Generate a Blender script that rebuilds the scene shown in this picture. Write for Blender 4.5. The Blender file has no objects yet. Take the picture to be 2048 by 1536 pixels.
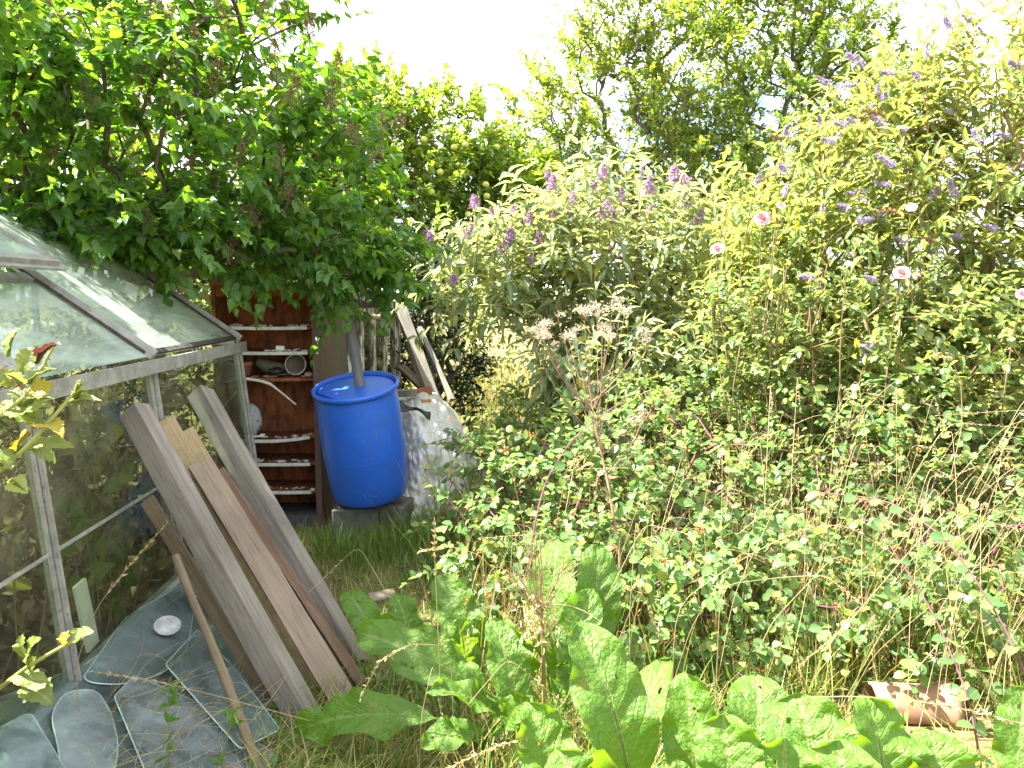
import bpy, math, random
import numpy as np
from mathutils import Vector, Matrix

rs = np.random.RandomState(11)
rnd = random.Random(5)
C = bpy.context.scene.collection
sc = bpy.context.scene

# ------------------------------------------------------------------ camera
CAMZ = 1.6
F = 1660.0
PITCH = math.radians(6.05)
cP, sP = math.cos(PITCH), math.sin(PITCH)
cam = bpy.data.cameras.new('camera')
cam.sensor_width = 36.0
cam.lens = F / 2048.0 * 36.0
cam.clip_start = 0.02
cam.clip_end = 2000
cam_o = bpy.data.objects.new('camera', cam)
C.objects.link(cam_o)
cam_o.location = (0, 0, CAMZ)
cam_o.rotation_euler = (math.radians(90) - PITCH, 0, 0)
sc.camera = cam_o


def W(u, v, d):
    """A world point at depth d (metres forward) seen from where the photographer stood."""
    vx, vy = (u - 1024) / F, (768 - v) / F
    s = d / (cP + vy * sP)
    return np.array([vx * s, d, CAMZ + (-sP + vy * cP) * s])


def unit(a):
    a = np.asarray(a, float)
    return a / np.maximum(np.linalg.norm(a, axis=-1, keepdims=True), 1e-9)


# ------------------------------------------------------------------ objects
WM = {}


def _wm(o):
    return WM.get(o.name, Matrix.Identity(4)) if o else Matrix.Identity(4)


def thing(name, label, cat, loc=(0, 0, 0), group=None, kind=None):
    o = bpy.data.objects.new(name, None)
    o.empty_display_size = 0.1
    C.objects.link(o)
    loc = tuple(float(c) for c in loc)
    o.location = loc
    WM[o.name] = Matrix.Translation(loc)
    tag(o, label, cat, group, kind)
    return o


def tag(o, label=None, cat=None, group=None, kind=None):
    if label: o['label'] = label
    if cat: o['category'] = cat
    if group: o['group'] = group
    if kind: o['kind'] = kind
    return o


def obj(name, me, mat=None, parent=None, M=None, label=None):
    o = bpy.data.objects.new(name, me)
    C.objects.link(o)
    M = M or Matrix.Identity(4)
    o.matrix_basis = M
    WM[o.name] = M
    if parent is not None:
        o.parent = parent
        o.matrix_parent_inverse = _wm(parent).inverted()
    if mat is not None and len(me.materials) == 0:
        me.materials.append(mat)
    if label: o['label'] = label
    return o


def mesh_np(name, V, loops, starts, uv=None, smooth=True):
    me = bpy.data.meshes.new(name)
    V = np.ascontiguousarray(V, dtype=np.float32)
    loops = np.ascontiguousarray(loops, dtype=np.int32)
    starts = np.ascontiguousarray(starts, dtype=np.int32)
    me.vertices.add(len(V)); me.vertices.foreach_set('co', V.ravel())
    me.loops.add(len(loops)); me.loops.foreach_set('vertex_index', loops)
    me.polygons.add(len(starts)); me.polygons.foreach_set('loop_start', starts)
    if uv is not None:
        l = me.uv_layers.new(name='UVMap')
        l.data.foreach_set('uv', np.ascontiguousarray(uv[loops], dtype=np.float32).ravel())
    me.update(calc_edges=True)
    me.polygons.foreach_set('use_smooth', np.full(len(starts), bool(smooth)))
    return me


class MB:
    """Collects pieces and builds ONE mesh."""
    def __init__(s):
        s.V, s.L, s.S, s.UV, s.n, s.nl = [], [], [], [], 0, 0

    def add(s, V, faces, uv=None):
        V = np.asarray(V, float)
        st, lp = [], []
        k = s.nl
        for f in faces:
            st.append(k); lp.extend(f); k += len(f)
        s.V.append(V); s.L.append(np.asarray(lp, int) + s.n); s.S.append(np.asarray(st, int))
        s.UV.append(np.zeros((len(V), 2)) if uv is None else np.asarray(uv, float))
        s.n += len(V); s.nl = k

    def addnp(s, V, loops, starts, uv):
        s.V.append(V); s.L.append(loops + s.n); s.S.append(starts + s.nl); s.UV.append(uv)
        s.n += len(V); s.nl += len(loops)

    def mesh(s, name, smooth=False):
        return mesh_np(name, np.concatenate(s.V), np.concatenate(s.L), np.concatenate(s.S), np.concatenate(s.UV), smooth)

    def build(s, name, mat, parent=None, smooth=False, M=None, label=None):
        return obj(name, s.mesh(name, smooth), mat, parent, M, label)

    def box(s, c, size, ax=None):
        c = np.asarray(c, float); h = np.asarray(size, float) / 2
        ax = np.eye(3) if ax is None else np.asarray(ax, float)   # rows are axes
        q = np.array([[x, y, z] for x in (-1, 1) for y in (-1, 1) for z in (-1, 1)]) * h
        s.add(c + q @ ax, [(0, 1, 3, 2), (4, 6, 7, 5), (0, 4, 5, 1), (2, 3, 7, 6), (0, 2, 6, 4), (1, 5, 7, 3)])

    def bar(s, p, q, w, t, up=(0, 0, 1)):
        p, q = np.asarray(p, float), np.asarray(q, float)
        a = q - p; L = np.linalg.norm(a); a = a / L
        x = unit(np.cross(a, up)); n = np.cross(x, a)
        s.box((p + q) / 2, (w, L, t), np.array([x, a, n]))

    def tube(s, P, r, sides=6, caps=True):
        P = np.asarray(P, float); n = len(P)
        r = np.broadcast_to(np.asarray(r, float), (n,))
        T = unit(np.gradient(P, axis=0))
        ref = np.array([0.3, 0.2, 1.0]) if abs(T[0] @ unit([0.3, 0.2, 1.0])) < 0.9 else np.array([1.0, 0.1, 0])
        u = unit(np.cross(T, ref)); w = np.cross(T, u)
        a = np.arange(sides) * 2 * math.pi / sides
        V = P[:, None] + r[:, None, None] * (np.cos(a)[None, :, None] * u[:, None] + np.sin(a)[None, :, None] * w[:, None])
        V = V.reshape(-1, 3)
        i = np.arange(n - 1)[:, None] * sides; j = np.arange(sides)[None]; j2 = (j + 1) % sides
        Q = np.stack([i + j, i + j2, i + sides + j2, i + sides + j], -1).reshape(-1)
        st = np.arange((n - 1) * sides) * 4
        uv = np.zeros((len(V), 2))
        uv[:, 0] = np.tile(np.arange(sides) / sides, n); uv[:, 1] = np.repeat(np.linspace(0, 1, n), sides)
        s.addnp(V, Q, st, uv)
        if caps:
            s.add(V[:sides], [tuple(range(sides - 1, -1, -1))]); s.add(V[-sides:], [tuple(range(sides))])

    def tubes(s, P, r, sides=4):
        """N tubes at once: P (N,m,3), r (m,) or (N,m)."""
        N, m = P.shape[:2]
        if N == 0: return
        r = np.broadcast_to(np.asarray(r, float), (N, m))
        T = unit(np.gradient(P, axis=1))
        ref = np.where((np.abs(T[:, :1, 2:]) < 0.9), np.array([0, 0, 1.0]), np.array([1.0, 0, 0]))
        u = unit(np.cross(T, np.broadcast_to(ref, T.shape))); w = np.cross(T, u)
        a = np.arange(sides) * 2 * math.pi / sides
        V = P[:, :, None] + r[:, :, None, None] * (np.cos(a)[:, None] * u[:, :, None] + np.sin(a)[:, None] * w[:, :, None])
        i = (np.arange(N)[:, None, None] * m + np.arange(m - 1)[None, :, None]) * sides
        j = np.arange(sides)[None, None]; j2 = (j + 1) % sides
        Q = np.stack([i + j, i + j2, i + sides + j2, i + sides + j], -1).reshape(-1)
        s.addnp(V.reshape(-1, 3), Q, np.arange(N * (m - 1) * sides) * 4, np.zeros((N * m * sides, 2)))

    def grid(s, X, uv=True, wrap=False):
        """X (a,b,3) surface; wrap closes the second direction."""
        a, b = X.shape[:2]
        i = np.arange(a - 1)[:, None] * b; j = np.arange(b if wrap else b - 1)[None]
        j2 = (j + 1) % b
        Q = np.stack([i + j, i + j2, i + b + j2, i + b + j], -1).reshape(-1)
        g = np.stack(np.meshgrid(np.linspace(0, 1, a), np.linspace(0, 1, b), indexing='ij'), -1).reshape(-1, 2)
        s.addnp(X.reshape(-1, 3), Q, np.arange(len(Q) // 4) * 4, g)

    def lathe(s, prof, sides=32, M=None):
        prof = np.asarray(prof, float)
        a = np.arange(sides) * 2 * math.pi / sides
        X = np.stack([prof[:, :1] * np.cos(a), prof[:, :1] * np.sin(a), np.repeat(prof[:, 1:], sides, 1)], -1)
        if M is not None: X = X @ np.array(M.to_3x3()).T + np.array(M.translation)
        s.grid(X, wrap=True)


def mod_bevel(o, w=0.004, seg=2):
    m = o.modifiers.new('bevel', 'BEVEL'); m.width = w; m.segments = seg; m.limit_method = 'ANGLE'
    return o


# ------------------------------------------------------------------ leaves
def leaf_t(st, fold=0.25, bend=0.3, wave=0.0):
    """Leaf template from (t, half width) stations: base and tip are points."""
    V, UV = [], []
    def z(t, w): return fold * abs(w) - bend * t * t + wave * math.sin(t * 9) * w
    rows = []
    for t, w in st:
        if w == 0:
            V.append((0, t, z(t, 0))); UV.append((0.5, t)); rows.append((len(V) - 1,))
        else:
            k = len(V)
            V += [(-w, t, z(t, -w)), (0, t, z(t, 0)), (w, t, z(t, w))]; UV += [(0, t), (0.5, t), (1, t)]
            rows.append((k, k + 1, k + 2))
    faces = []
    for a, b in zip(rows, rows[1:]):
        if len(a) == 1: faces += [(a[0], b[1], b[0]), (a[0], b[2], b[1])]
        elif len(b) == 1: faces += [(a[0], a[1], b[0]), (a[1], a[2], b[0])]
        else: faces += [(a[0], a[1], b[1], b[0]), (a[1], a[2], b[2], b[1])]
    return np.array(V), faces, np.array(UV)


HEART = leaf_t([(0, 0), (0.06, 0.26), (0.22, 0.40), (0.42, 0.36), (0.66, 0.20), (0.85, 0.07), (1, 0)], 0.35, 0.22)
LANCE = leaf_t([(0, 0), (0.18, 0.34), (0.42, 0.5), (0.7, 0.33), (1, 0)], 0.22, 0.38)
OVAL = leaf_t([(0, 0), (0.15, 0.32), (0.45, 0.5), (0.78, 0.36), (1, 0)], 0.22, 0.16)
SMALL = leaf_t([(0, 0), (0.45, 0.5), (1, 0)], 0.25, 0.2)


class Leaves:
    def __init__(s):
        s.b = []

    def add(s, P, D, N, L, ratio, tmpl):
        P = np.asarray(P, float).reshape(-1, 3)
        if len(P) == 0: return
        D = unit(np.asarray(D, float).reshape(-1, 3)); N = np.asarray(N, float).reshape(-1, 3)
        side = unit(np.cross(D, N)); n = np.cross(side, D)
        L = np.broadcast_to(np.asarray(L, float).ravel(), (len(P),)); ratio = np.broadcast_to(np.asarray(ratio, float).ravel(), (len(P),))
        s.b.append((P, D, n, side, L, ratio, tmpl))

    def into(s, mb):
        for P, D, n, side, L, ratio, (TV, faces, TUV) in s.b:
            N = len(P); k = len(TV)
            zs = rs.uniform(0.2, 1.7, N)
            V = P[:, None] + L[:, None, None] * (TV[None, :, 1:2] * D[:, None] + (TV[None, :, 0:1] * ratio[:, None, None]) * side[:, None]
                                                 + TV[None, :, 2:3] * zs[:, None, None] * n[:, None])
            fl = np.array([i for f in faces for i in f]); fs = np.cumsum([0] + [len(f) for f in faces[:-1]])
            loops = (np.arange(N)[:, None] * k + fl[None]).ravel()
            starts = (np.arange(N)[:, None] * len(fl) + fs[None]).ravel()
            mb.addnp(V.reshape(-1, 3), loops, starts, np.tile(TUV, (N, 1)))

    def build(s, name, mat, parent=None, label=None):
        mb = MB(); s.into(mb)
        return mb.build(name, mat, parent, True, None, label)


def perp(D):
    ref = np.where(np.abs(D[..., 2:]) < 0.9, np.array([0, 0, 1.0]), np.array([1.0, 0, 0]))
    e1 = unit(np.cross(D, np.broadcast_to(ref, D.shape)))
    return e1, np.cross(D, e1)


def spray(lv, P0, D0, ln, k, L, ratio, tmpl, ang=55, droop=0.25, up=0.8, opp=True, sag=0.12, noise=0.3, t0=0.2, twig=None, tr=0.0016):
    """k leaves along each of N twigs (and the twigs themselves into the MB twig)."""
    P0 = np.asarray(P0, float); D0 = unit(D0); N = len(P0)
    if N == 0: return np.zeros((0, 3)), np.zeros((0, 3))
    ln = np.broadcast_to(np.asarray(ln, float), (N,))
    t = np.linspace(t0, 1, (k + 1) // 2).repeat(2)[:k] if opp else np.linspace(t0, 1, k)
    def at(t):
        Q = P0[:, None] + D0[:, None] * (ln[:, None] * t[None])[..., None]
        Q[..., 2] -= sag * ln[:, None] * (t ** 2)[None]
        return Q
    Pt = at(t)
    ph = rs.uniform(0, 6.28, (N, 1))
    i = np.arange(k)
    az = (ph + (i // 2 * 1.57 + i % 2 * math.pi)[None] if opp else ph + (i * 2.4)[None]) + rs.normal(0, 0.35, (N, k))
    e1, e2 = perp(D0)
    rad = np.cos(az)[..., None] * e1[:, None] + np.sin(az)[..., None] * e2[:, None]
    a = np.radians(ang) * (1 - 0.45 * t)[None] + rs.normal(0, 0.2, (N, k))
    LD = D0[:, None] * np.cos(a)[..., None] + rad * np.sin(a)[..., None] + rs.normal(0, noise, (N, k, 3)) * 0.6
    LD[..., 2] -= droop
    LD = unit(LD)
    NN = D0[:, None] * 0.35 + np.array([0, 0, up]) + rs.normal(0, noise, (N, k, 3))
    LL = L * rs.uniform(0.65, 1.15, (N, k)) * (1.0 - 0.25 * t)[None]
    lv.add(Pt, LD, NN, LL, ratio * rs.uniform(0.85, 1.15, N * k), tmpl)
    if twig is not None:
        tt = np.linspace(0, 1, 4)
        twig.tubes(at(tt), np.linspace(tr, tr * 0.5, 4), 3)
    end = at(np.array([1.0]))[:, 0]
    d = D0.copy(); d[:, 2] -= 2 * sag
    return end, unit(d)


def blob_points(blobs, n, shell=0.45):
    """n points spread through a union of ellipsoids (cx,cy,cz,rx,ry,rz,weight), towards their shells."""
    b = np.array(blobs, float)
    p = b[:, 6] / b[:, 6].sum()
    k = rs.choice(len(b), n, p=p)
    d = unit(rs.normal(size=(n, 3)))
    r = rs.uniform(shell ** 3, 1, n) ** (1 / 3)
    return b[k, :3] + d * r[:, None] * b[k, 3:6], d, k


def grow(path, attr, step=0.16, wob=0.025, bal=0.25, lift=0.0):
    """A branching skeleton: every attractor is reached from the nearest node (short paths preferred)."""
    nodes = [np.array(p, float) for p in path]
    par = [-1] + list(range(len(path) - 1))
    pl = [0.0]
    for a, b in zip(path, path[1:]): pl.append(pl[-1] + np.linalg.norm(np.array(b) - np.array(a)))
    cap = len(nodes) + len(attr) * 14
    A = np.zeros((cap, 3)); PL = np.zeros(cap); n = len(nodes)
    A[:n] = nodes; PL[:n] = pl
    tips = []
    top = np.array(path[-1])
    for q in attr[np.argsort(np.linalg.norm(attr - top, axis=1))]:
        d = np.linalg.norm(A[:n] - q, axis=1)
        below = np.maximum(0, A[:n, 2] - q[2])
        i0 = 1 if len(path) > 2 else 0
        i = int(np.argmin((d + bal * PL[:n] + 0.4 * below)[i0:])) + i0
        m = min(10, max(1, int(d[i] / step)))
        for s in range(1, m + 1):
            f = s / m
            p = A[i if s == 1 else n - 1] if False else A[i] * 0
            if s == 1: a0 = A[i].copy(); ip = i
            p = a0 + (q - a0) * f + rs.normal(0, wob, 3) * (1 - f) + np.array([0, 0, lift * math.sin(math.pi * f) * d[i]])
            A[n] = p; par.append(ip); PL[n] = PL[ip] + np.linalg.norm(p - A[ip]); ip = n; n += 1
        tips.append(n - 1)
    A = A[:n]; par = np.array(par)
    cnt = np.zeros(n); cnt[tips] = 1
    for i in range(n - 1, 0, -1): cnt[par[i]] += cnt[i]
    cnt = np.maximum(cnt, 1)
    tips = np.array(tips)
    dirs = unit(A[tips] - A[par[tips]])
    return A, par, cnt, tips, dirs


def skeleton(mb, A, par, cnt, r0=0.003, e=0.5, rmax=0.12, sides=6):
    r = np.minimum(r0 * cnt ** e, rmax)
    kids = [[] for _ in A]
    for i, p in enumerate(par):
        if p >= 0: kids[p].append(i)
    start = [(-1, 0)]
    while start:
        prev, i = start.pop()
        ch = [prev] if prev >= 0 else []
        ch.append(i)
        while kids[i]:
            ks = sorted(kids[i], key=lambda k: -cnt[k])
            for k in ks[1:]: start.append((i, k))
            i = ks[0]; ch.append(i)
        if len(ch) < 2: continue
        rr = r[ch].copy()
        if prev >= 0: rr[0] = min(rr[0], rr[1] * 1.15)
        mb.tube(A[ch], rr, sides if rr.max() > 0.012 else 4, caps=False)


def blades(mb, P, H, Wd, lean, m=5, az=None, curl=1.6):
    """Grass blades: ribbons that rise and bend over."""
    N = len(P)
    H = np.broadcast_to(H, (N,)); Wd = np.broadcast_to(Wd, (N,)); lean = np.broadcast_to(lean, (N,))
    az = rs.uniform(0, 6.28, N) if az is None else az
    t = np.linspace(0, 1, m)
    o = np.stack([np.cos(az), np.sin(az), 0 * az], -1)
    a = lean[:, None] * (0.35 + curl * t[None])          # angle from vertical
    ds = H[:, None] / (m - 1)
    x = np.cumsum(np.sin(a) * ds, 1) - np.sin(a[:, :1]) * ds; z = np.cumsum(np.cos(a) * ds, 1) - np.cos(a[:, :1]) * ds
    Q = P[:, None] + o[:, None] * x[..., None] + np.array([0, 0, 1.0]) * z[..., None]
    tw = az + 1.57 + rs.normal(0, 0.5, N)
    s = np.stack([np.cos(tw), np.sin(tw), 0 * az], -1)
    w = Wd[:, None] * np.array([0.7, 1, 0.9, 0.6, 0.08, 0.05])[:m][None] * 0.5
    w[:, -1] = Wd * 0.04
    V = np.stack([Q - s[:, None] * w[..., None], Q + s[:, None] * w[..., None]], 2)
    i = (np.arange(N)[:, None] * m + np.arange(m - 1)[None]) * 2
    F4 = np.stack([i, i + 1, i + 3, i + 2], -1).reshape(-1)
    uv = np.zeros((N, m, 2, 2)); uv[..., 0, 0] = 0; uv[..., 1, 0] = 1; uv[..., 1] = t[None, :, None]
    mb.addnp(V.reshape(-1, 3), F4, np.arange(N * (m - 1)) * 4, uv.reshape(-1, 2))
    return Q


def bez(p, c, q, n=12):
    t = np.linspace(0, 1, n)[:, None]
    return (1 - t) ** 2 * np.asarray(p) + 2 * t * (1 - t) * np.asarray(c) + t * t * np.asarray(q)


# ------------------------------------------------------------------ materials
class NT:
    def __init__(s, name):
        s.m = bpy.data.materials.new(name); s.m.use_nodes = True
        s.t = s.m.node_tree; s.t.nodes.clear()
        s.out = s.t.nodes.new('ShaderNodeOutputMaterial')

    def n(s, typ, ins=None, **kw):
        x = s.t.nodes.new('ShaderNode' + typ)
        for k, v in kw.items(): setattr(x, k, v)
        for k, v in (ins or {}).items():
            sk = x.inputs[k]
            if isinstance(v, bpy.types.NodeSocket): s.t.links.new(v, sk)
            else: sk.default_value = v
        return x

    def noise(s, scale, vec=None, detail=4, rough=0.55, dist=0.0):
        ins = {'Scale': scale, 'Detail': detail, 'Roughness': rough, 'Distortion': dist}
        if vec is not None: ins['Vector'] = vec
        return s.n('TexNoise', ins).outputs['Fac']

    def ramp(s, fac, stops, interp='LINEAR'):
        x = s.n('ValToRGB', {'Fac': fac}); r = x.color_ramp; r.interpolation = interp
        while len(r.elements) < len(stops): r.elements.new(0.5)
        for e, (p, c) in zip(r.elements, stops):
            e.position = p; e.color = (c, c, c, 1) if isinstance(c, (int, float)) else (*c, 1)
        return x.outputs['Color']

    def mix(s, fac, a, b, blend='MIX'):
        x = s.n('Mix', data_type='RGBA', blend_type=blend)
        for k, v in ((0, fac), (6, a), (7, b)):
            if isinstance(v, bpy.types.NodeSocket): s.t.links.new(v, x.inputs[k])
            else: x.inputs[k].default_value = v if k == 0 else (*v, 1)
        return x.outputs[2]

    def math(s, op, a, b=0.0, clamp=False):
        return s.n('Math', {0: a, 1: b}, operation=op, use_clamp=clamp).outputs[0]

    def mapping(s, scale, src='Object', loc=(0, 0, 0)):
        tc = s.n('TexCoord')
        return s.n('Mapping', {'Vector': tc.outputs[src], 'Scale': scale, 'Location': loc}).outputs[0]

    def bump(s, h, strength=0.4, dist=0.01):
        return s.n('Bump', {'Height': h, 'Strength': strength, 'Distance': dist}).outputs[0]

    def bsdf(s, col, rough=0.7, spec=0.3, normal=None, **kw):
        ins = {'Base Color': col if isinstance(col, bpy.types.NodeSocket) else (*col, 1), 'Roughness': rough, 'Specular IOR Level': spec}
        if normal is not None: ins['Normal'] = normal
        ins.update(kw)
        return s.n('BsdfPrincipled', ins).outputs[0]

    def done(s, sh):
        s.t.links.new(sh, s.out.inputs['Surface']); return s.m


def leaf_mat(name, stops, trans=0.38, rough=0.42, spec=0.45, back=None, vein=0.0, tgain=(1.25, 1.2, 0.45), blotch=0.0, bump=0.0, veinlat=0.0):
    m = NT(name)
    g = m.n('NewGeometry')
    col = m.ramp(g.outputs['Random Per Island'], stops)
    nz = m.noise(2.2, m.mapping((1, 1, 1)), 3)
    col = m.mix(1.0, col, m.ramp(nz, [(0.3, 0.72), (0.7, 1.2)]), 'MULTIPLY')
    nrm = None
    if vein or veinlat:
        sx = m.n('SeparateXYZ', {0: m.n('TexCoord').outputs['UV']})
        ax = m.math('ABSOLUTE', m.math('SUBTRACT', sx.outputs[0], 0.5))
        mid = m.math('LESS_THAN', ax, 0.035)
        if veinlat:
            ph = m.math('SUBTRACT', m.math('MULTIPLY', sx.outputs[1], veinlat), m.math('MULTIPLY', ax, veinlat * 0.55))
            ph = m.math('ADD', ph, m.math('MULTIPLY', m.noise(9.0, m.mapping((1, 1, 1)), 2), 1.3))
            fr = m.math('ABSOLUTE', m.math('SUBTRACT', m.math('FRACT', ph), 0.5))
            lat = m.math('MULTIPLY', m.math('LESS_THAN', fr, 0.035), 0.6)
            h = m.math('ADD', m.math('MULTIPLY', m.math('MINIMUM', fr, 0.15), 2.0), m.math('MULTIPLY', m.noise(60.0, m.mapping((1, 1, 1)), 4), 2.0))
            nrm = m.bump(h, bump, 0.012)
            mid = m.math('MAXIMUM', mid, lat)
        col = m.mix(m.math('MULTIPLY', mid, vein), col, (0.34, 0.42, 0.16))
    if blotch:
        b = m.ramp(m.noise(24.0, m.mapping((1, 1, 1)), 3), [(0.60, 0.0), (0.70, 1.0)])
        col = m.mix(m.math('MULTIPLY', b, blotch), col, (0.30, 0.26, 0.06))
    if back is not None:
        col = m.mix(m.math('MULTIPLY', g.outputs['Backfacing'], 0.75), col, back)
    pr = m.bsdf(col, rough, spec, nrm)
    tr = m.n('BsdfTranslucent', {'Color': m.mix(1.0, col, tgain, 'MULTIPLY')}).outputs[0]
    mx = m.n('MixShader', {0: trans, 1: pr, 2: tr}).outputs[0]
    return m.done(mx)


def simple(name, col, rough=0.7, spec=0.3, var=0.25, scale=20.0, bump=0.2, metal=0.0, isl=0.0):
    m = NT(name)
    vec = m.mapping((1, 1, 1))
    nz = m.noise(scale, vec, 5)
    c = m.mix(1.0, col, m.ramp(nz, [(0.25, 1 - var), (0.75, 1 + var)]), 'MULTIPLY')
    if isl:
        c = m.mix(1.0, c, m.ramp(m.n('NewGeometry').outputs['Random Per Island'], [(0, 1 - isl), (1, 1 + isl)]), 'MULTIPLY')
    return m.done(m.bsdf(c, rough, spec, m.bump(nz, bump, 0.004), Metallic=metal))


def wood(name, a, b, dark, scale=1.0, moss=None):
    """Weathered timber: grain runs along local Z."""
    m = NT(name)
    v = m.mapping((26 * scale, 26 * scale, 1.3 * scale))
    g = m.noise(1.6, v, 6, 0.65, 0.6)
    f = m.noise(5.0, m.mapping((60 * scale, 60 * scale, 2.0 * scale)), 4, 0.6)
    big = m.noise(3.0, m.mapping((1, 1, 0.6)), 3)
    c = m.mix(m.ramp(g, [(0.3, 0.0), (0.7, 1.0)]), a, b)
    c = m.mix(m.ramp(f, [(0.56, 0.0), (0.72, 0.85)]), c, dark)
    c = m.mix(1.0, c, m.ramp(big, [(0.3, 0.72), (0.7, 1.22)]), 'MULTIPLY')
    vk = m.n('TexVoronoi', {'Vector': m.mapping((7, 7, 2.0)), 'Scale': 1.0}).outputs['Distance']
    c = m.mix(m.ramp(vk, [(0.06, 0.8), (0.13, 0.0)]), c, dark)
    if moss:
        c = m.mix(m.ramp(m.noise(9.0, m.mapping((1, 1, 1), loc=(3, 1, 2)), 5), [(0.52, 0.0), (0.68, 0.7)]), c, moss)
    h = m.math('ADD', g, m.math('MULTIPLY', f, -0.8))
    return m.done(m.bsdf(c, 0.85, 0.15, m.bump(h, 0.55, 0.004)))
# ------------------------------------------------------------------ light and sky
SUN_AZ, SUN_EL = math.radians(84), math.radians(56)     # azimuth: to the left of straight ahead
sun_dir = np.array([-math.sin(SUN_AZ) * math.cos(SUN_EL), math.cos(SUN_AZ) * math.cos(SUN_EL), math.sin(SUN_EL)])
sl = bpy.data.lights.new('sun', 'SUN'); sl.energy = 5.0; sl.angle = math.radians(0.55); sl.color = (1.0, 0.95, 0.86)
so = bpy.data.objects.new('sun', sl); C.objects.link(so)
so.rotation_euler = Vector(tuple(-sun_dir)).to_track_quat('-Z', 'Y').to_euler()

w = bpy.data.worlds.new('World'); sc.world = w; w.use_nodes = True
nt = w.node_tree; nt.nodes.clear()
wo = nt.nodes.new('ShaderNodeOutputWorld'); bg = nt.nodes.new('ShaderNodeBackground')
sky = nt.nodes.new('ShaderNodeTexSky'); sky.sky_type = 'NISHITA'; sky.sun_disc = False
sky.sun_elevation = SUN_EL; sky.sun_rotation = -SUN_AZ
sky.dust_density = 2.0
tc = nt.nodes.new('ShaderNodeTexCoord'); mp = nt.nodes.new('ShaderNodeMapping')
mp.inputs['Scale'].default_value = (1.0, 1.0, 2.6); mp.inputs['Location'].default_value = (0.35, 0.1, 0.2)
cn = nt.nodes.new('ShaderNodeTexNoise'); cn.inputs['Scale'].default_value = 2.3; cn.inputs['Detail'].default_value = 7; cn.inputs['Roughness'].default_value = 0.55
cr = nt.nodes.new('ShaderNodeValToRGB'); cr.color_ramp.elements[0].position = 0.40; cr.color_ramp.elements[1].position = 0.56
mx = nt.nodes.new('ShaderNodeMix'); mx.data_type = 'RGBA'
mx.inputs[7].default_value = (10.5, 10.6, 10.8, 1)
L_ = nt.links.new
L_(tc.outputs['Generated'], mp.inputs[0]); L_(mp.outputs[0], cn.inputs['Vector']); L_(cn.outputs['Fac'], cr.inputs[0])
L_(cr.outputs[0], mx.inputs[0]); L_(sky.outputs[0], mx.inputs[6]); L_(mx.outputs[2], bg.inputs['Color'])
bg.inputs['Strength'].default_value = 0.057
L_(bg.outputs[0], wo.inputs[0])

sc.view_settings.view_transform = 'Standard'; sc.view_settings.look = 'None'
sc.view_settings.exposure = 2.62; sc.view_settings.gamma = 1.0
cy = sc.cycles
cy.max_bounces = 8; cy.diffuse_bounces = 6; cy.glossy_bounces = 3; cy.transmission_bounces = 4; cy.transparent_max_bounces = 18
cy.caustics_reflective = False; cy.caustics_refractive = False
cy.use_denoising = True
cy.sample_clamp_indirect = 12.0

# ------------------------------------------------------------------ ground
def ground_z(x, y):
    return 0.025 * np.sin(x * 2.1 + 0.4) * np.sin(y * 1.7) + 0.012 * np.sin(x * 6.3 + y * 4.1)

ax = np.concatenate([[-600, -150, -50, -20], np.linspace(-9, 9, 110), [20, 50, 150, 600]])
ay = np.concatenate([[-600, -100, -30, -8], np.linspace(-1, 15, 110), [25, 60, 200, 900]])
X = np.zeros((len(ax), len(ay), 3)); X[..., 0] = ax[:, None]; X[..., 1] = ay[None]
X[..., 2] = ground_z(X[..., 0], X[..., 1]) * (np.abs(X[..., 0]) < 12) * (np.abs(X[..., 1]) < 18)
m = NT('soil_and_thatch')
v = m.mapping((1, 1, 1))
n1, n2, n3 = m.noise(1.1, v, 4), m.noise(38.0, m.mapping((1, 3, 1)), 5), m.noise(7.0, v, 4)
c = m.mix(m.ramp(n2, [(0.35, 0), (0.62, 1)]), (0.10, 0.075, 0.040), (0.30, 0.235, 0.115))
c = m.mix(m.ramp(n3, [(0.45, 0), (0.62, 0.75)]), c, (0.10, 0.14, 0.035))
c = m.mix(m.ramp(n1, [(0.35, 0.5), (0.6, 0)]), c, (0.085, 0.065, 0.040))
M_GROUND = m.done(m.bsdf(c, 0.95, 0.1, m.bump(n2, 0.8, 0.02)))
b = MB(); b.grid(X); tag(b.build('ground', M_GROUND, smooth=True), kind='structure')

# ------------------------------------------------------------------ materials
M_ALU = NT('old_aluminium')
v = M_ALU.mapping((1, 1, 1)); nz = M_ALU.noise(14, v, 6)
c = M_ALU.mix(M_ALU.ramp(nz, [(0.35, 0), (0.7, 1)]), (0.27, 0.265, 0.245), (0.44, 0.435, 0.405))
c = M_ALU.mix(M_ALU.ramp(M_ALU.noise(60, v, 3), [(0.58, 0), (0.70, 0.7)]), c, (0.12, 0.10, 0.08))
M_ALU = M_ALU.done(M_ALU.bsdf(c, 0.55, 0.5, M_ALU.bump(nz, 0.15, 0.002), Metallic=0.35))
M_DARKBAR = simple('grimy_rubber_strip', (0.06, 0.052, 0.045), 0.85, 0.2, 0.5, 30, 0.4)


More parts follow.
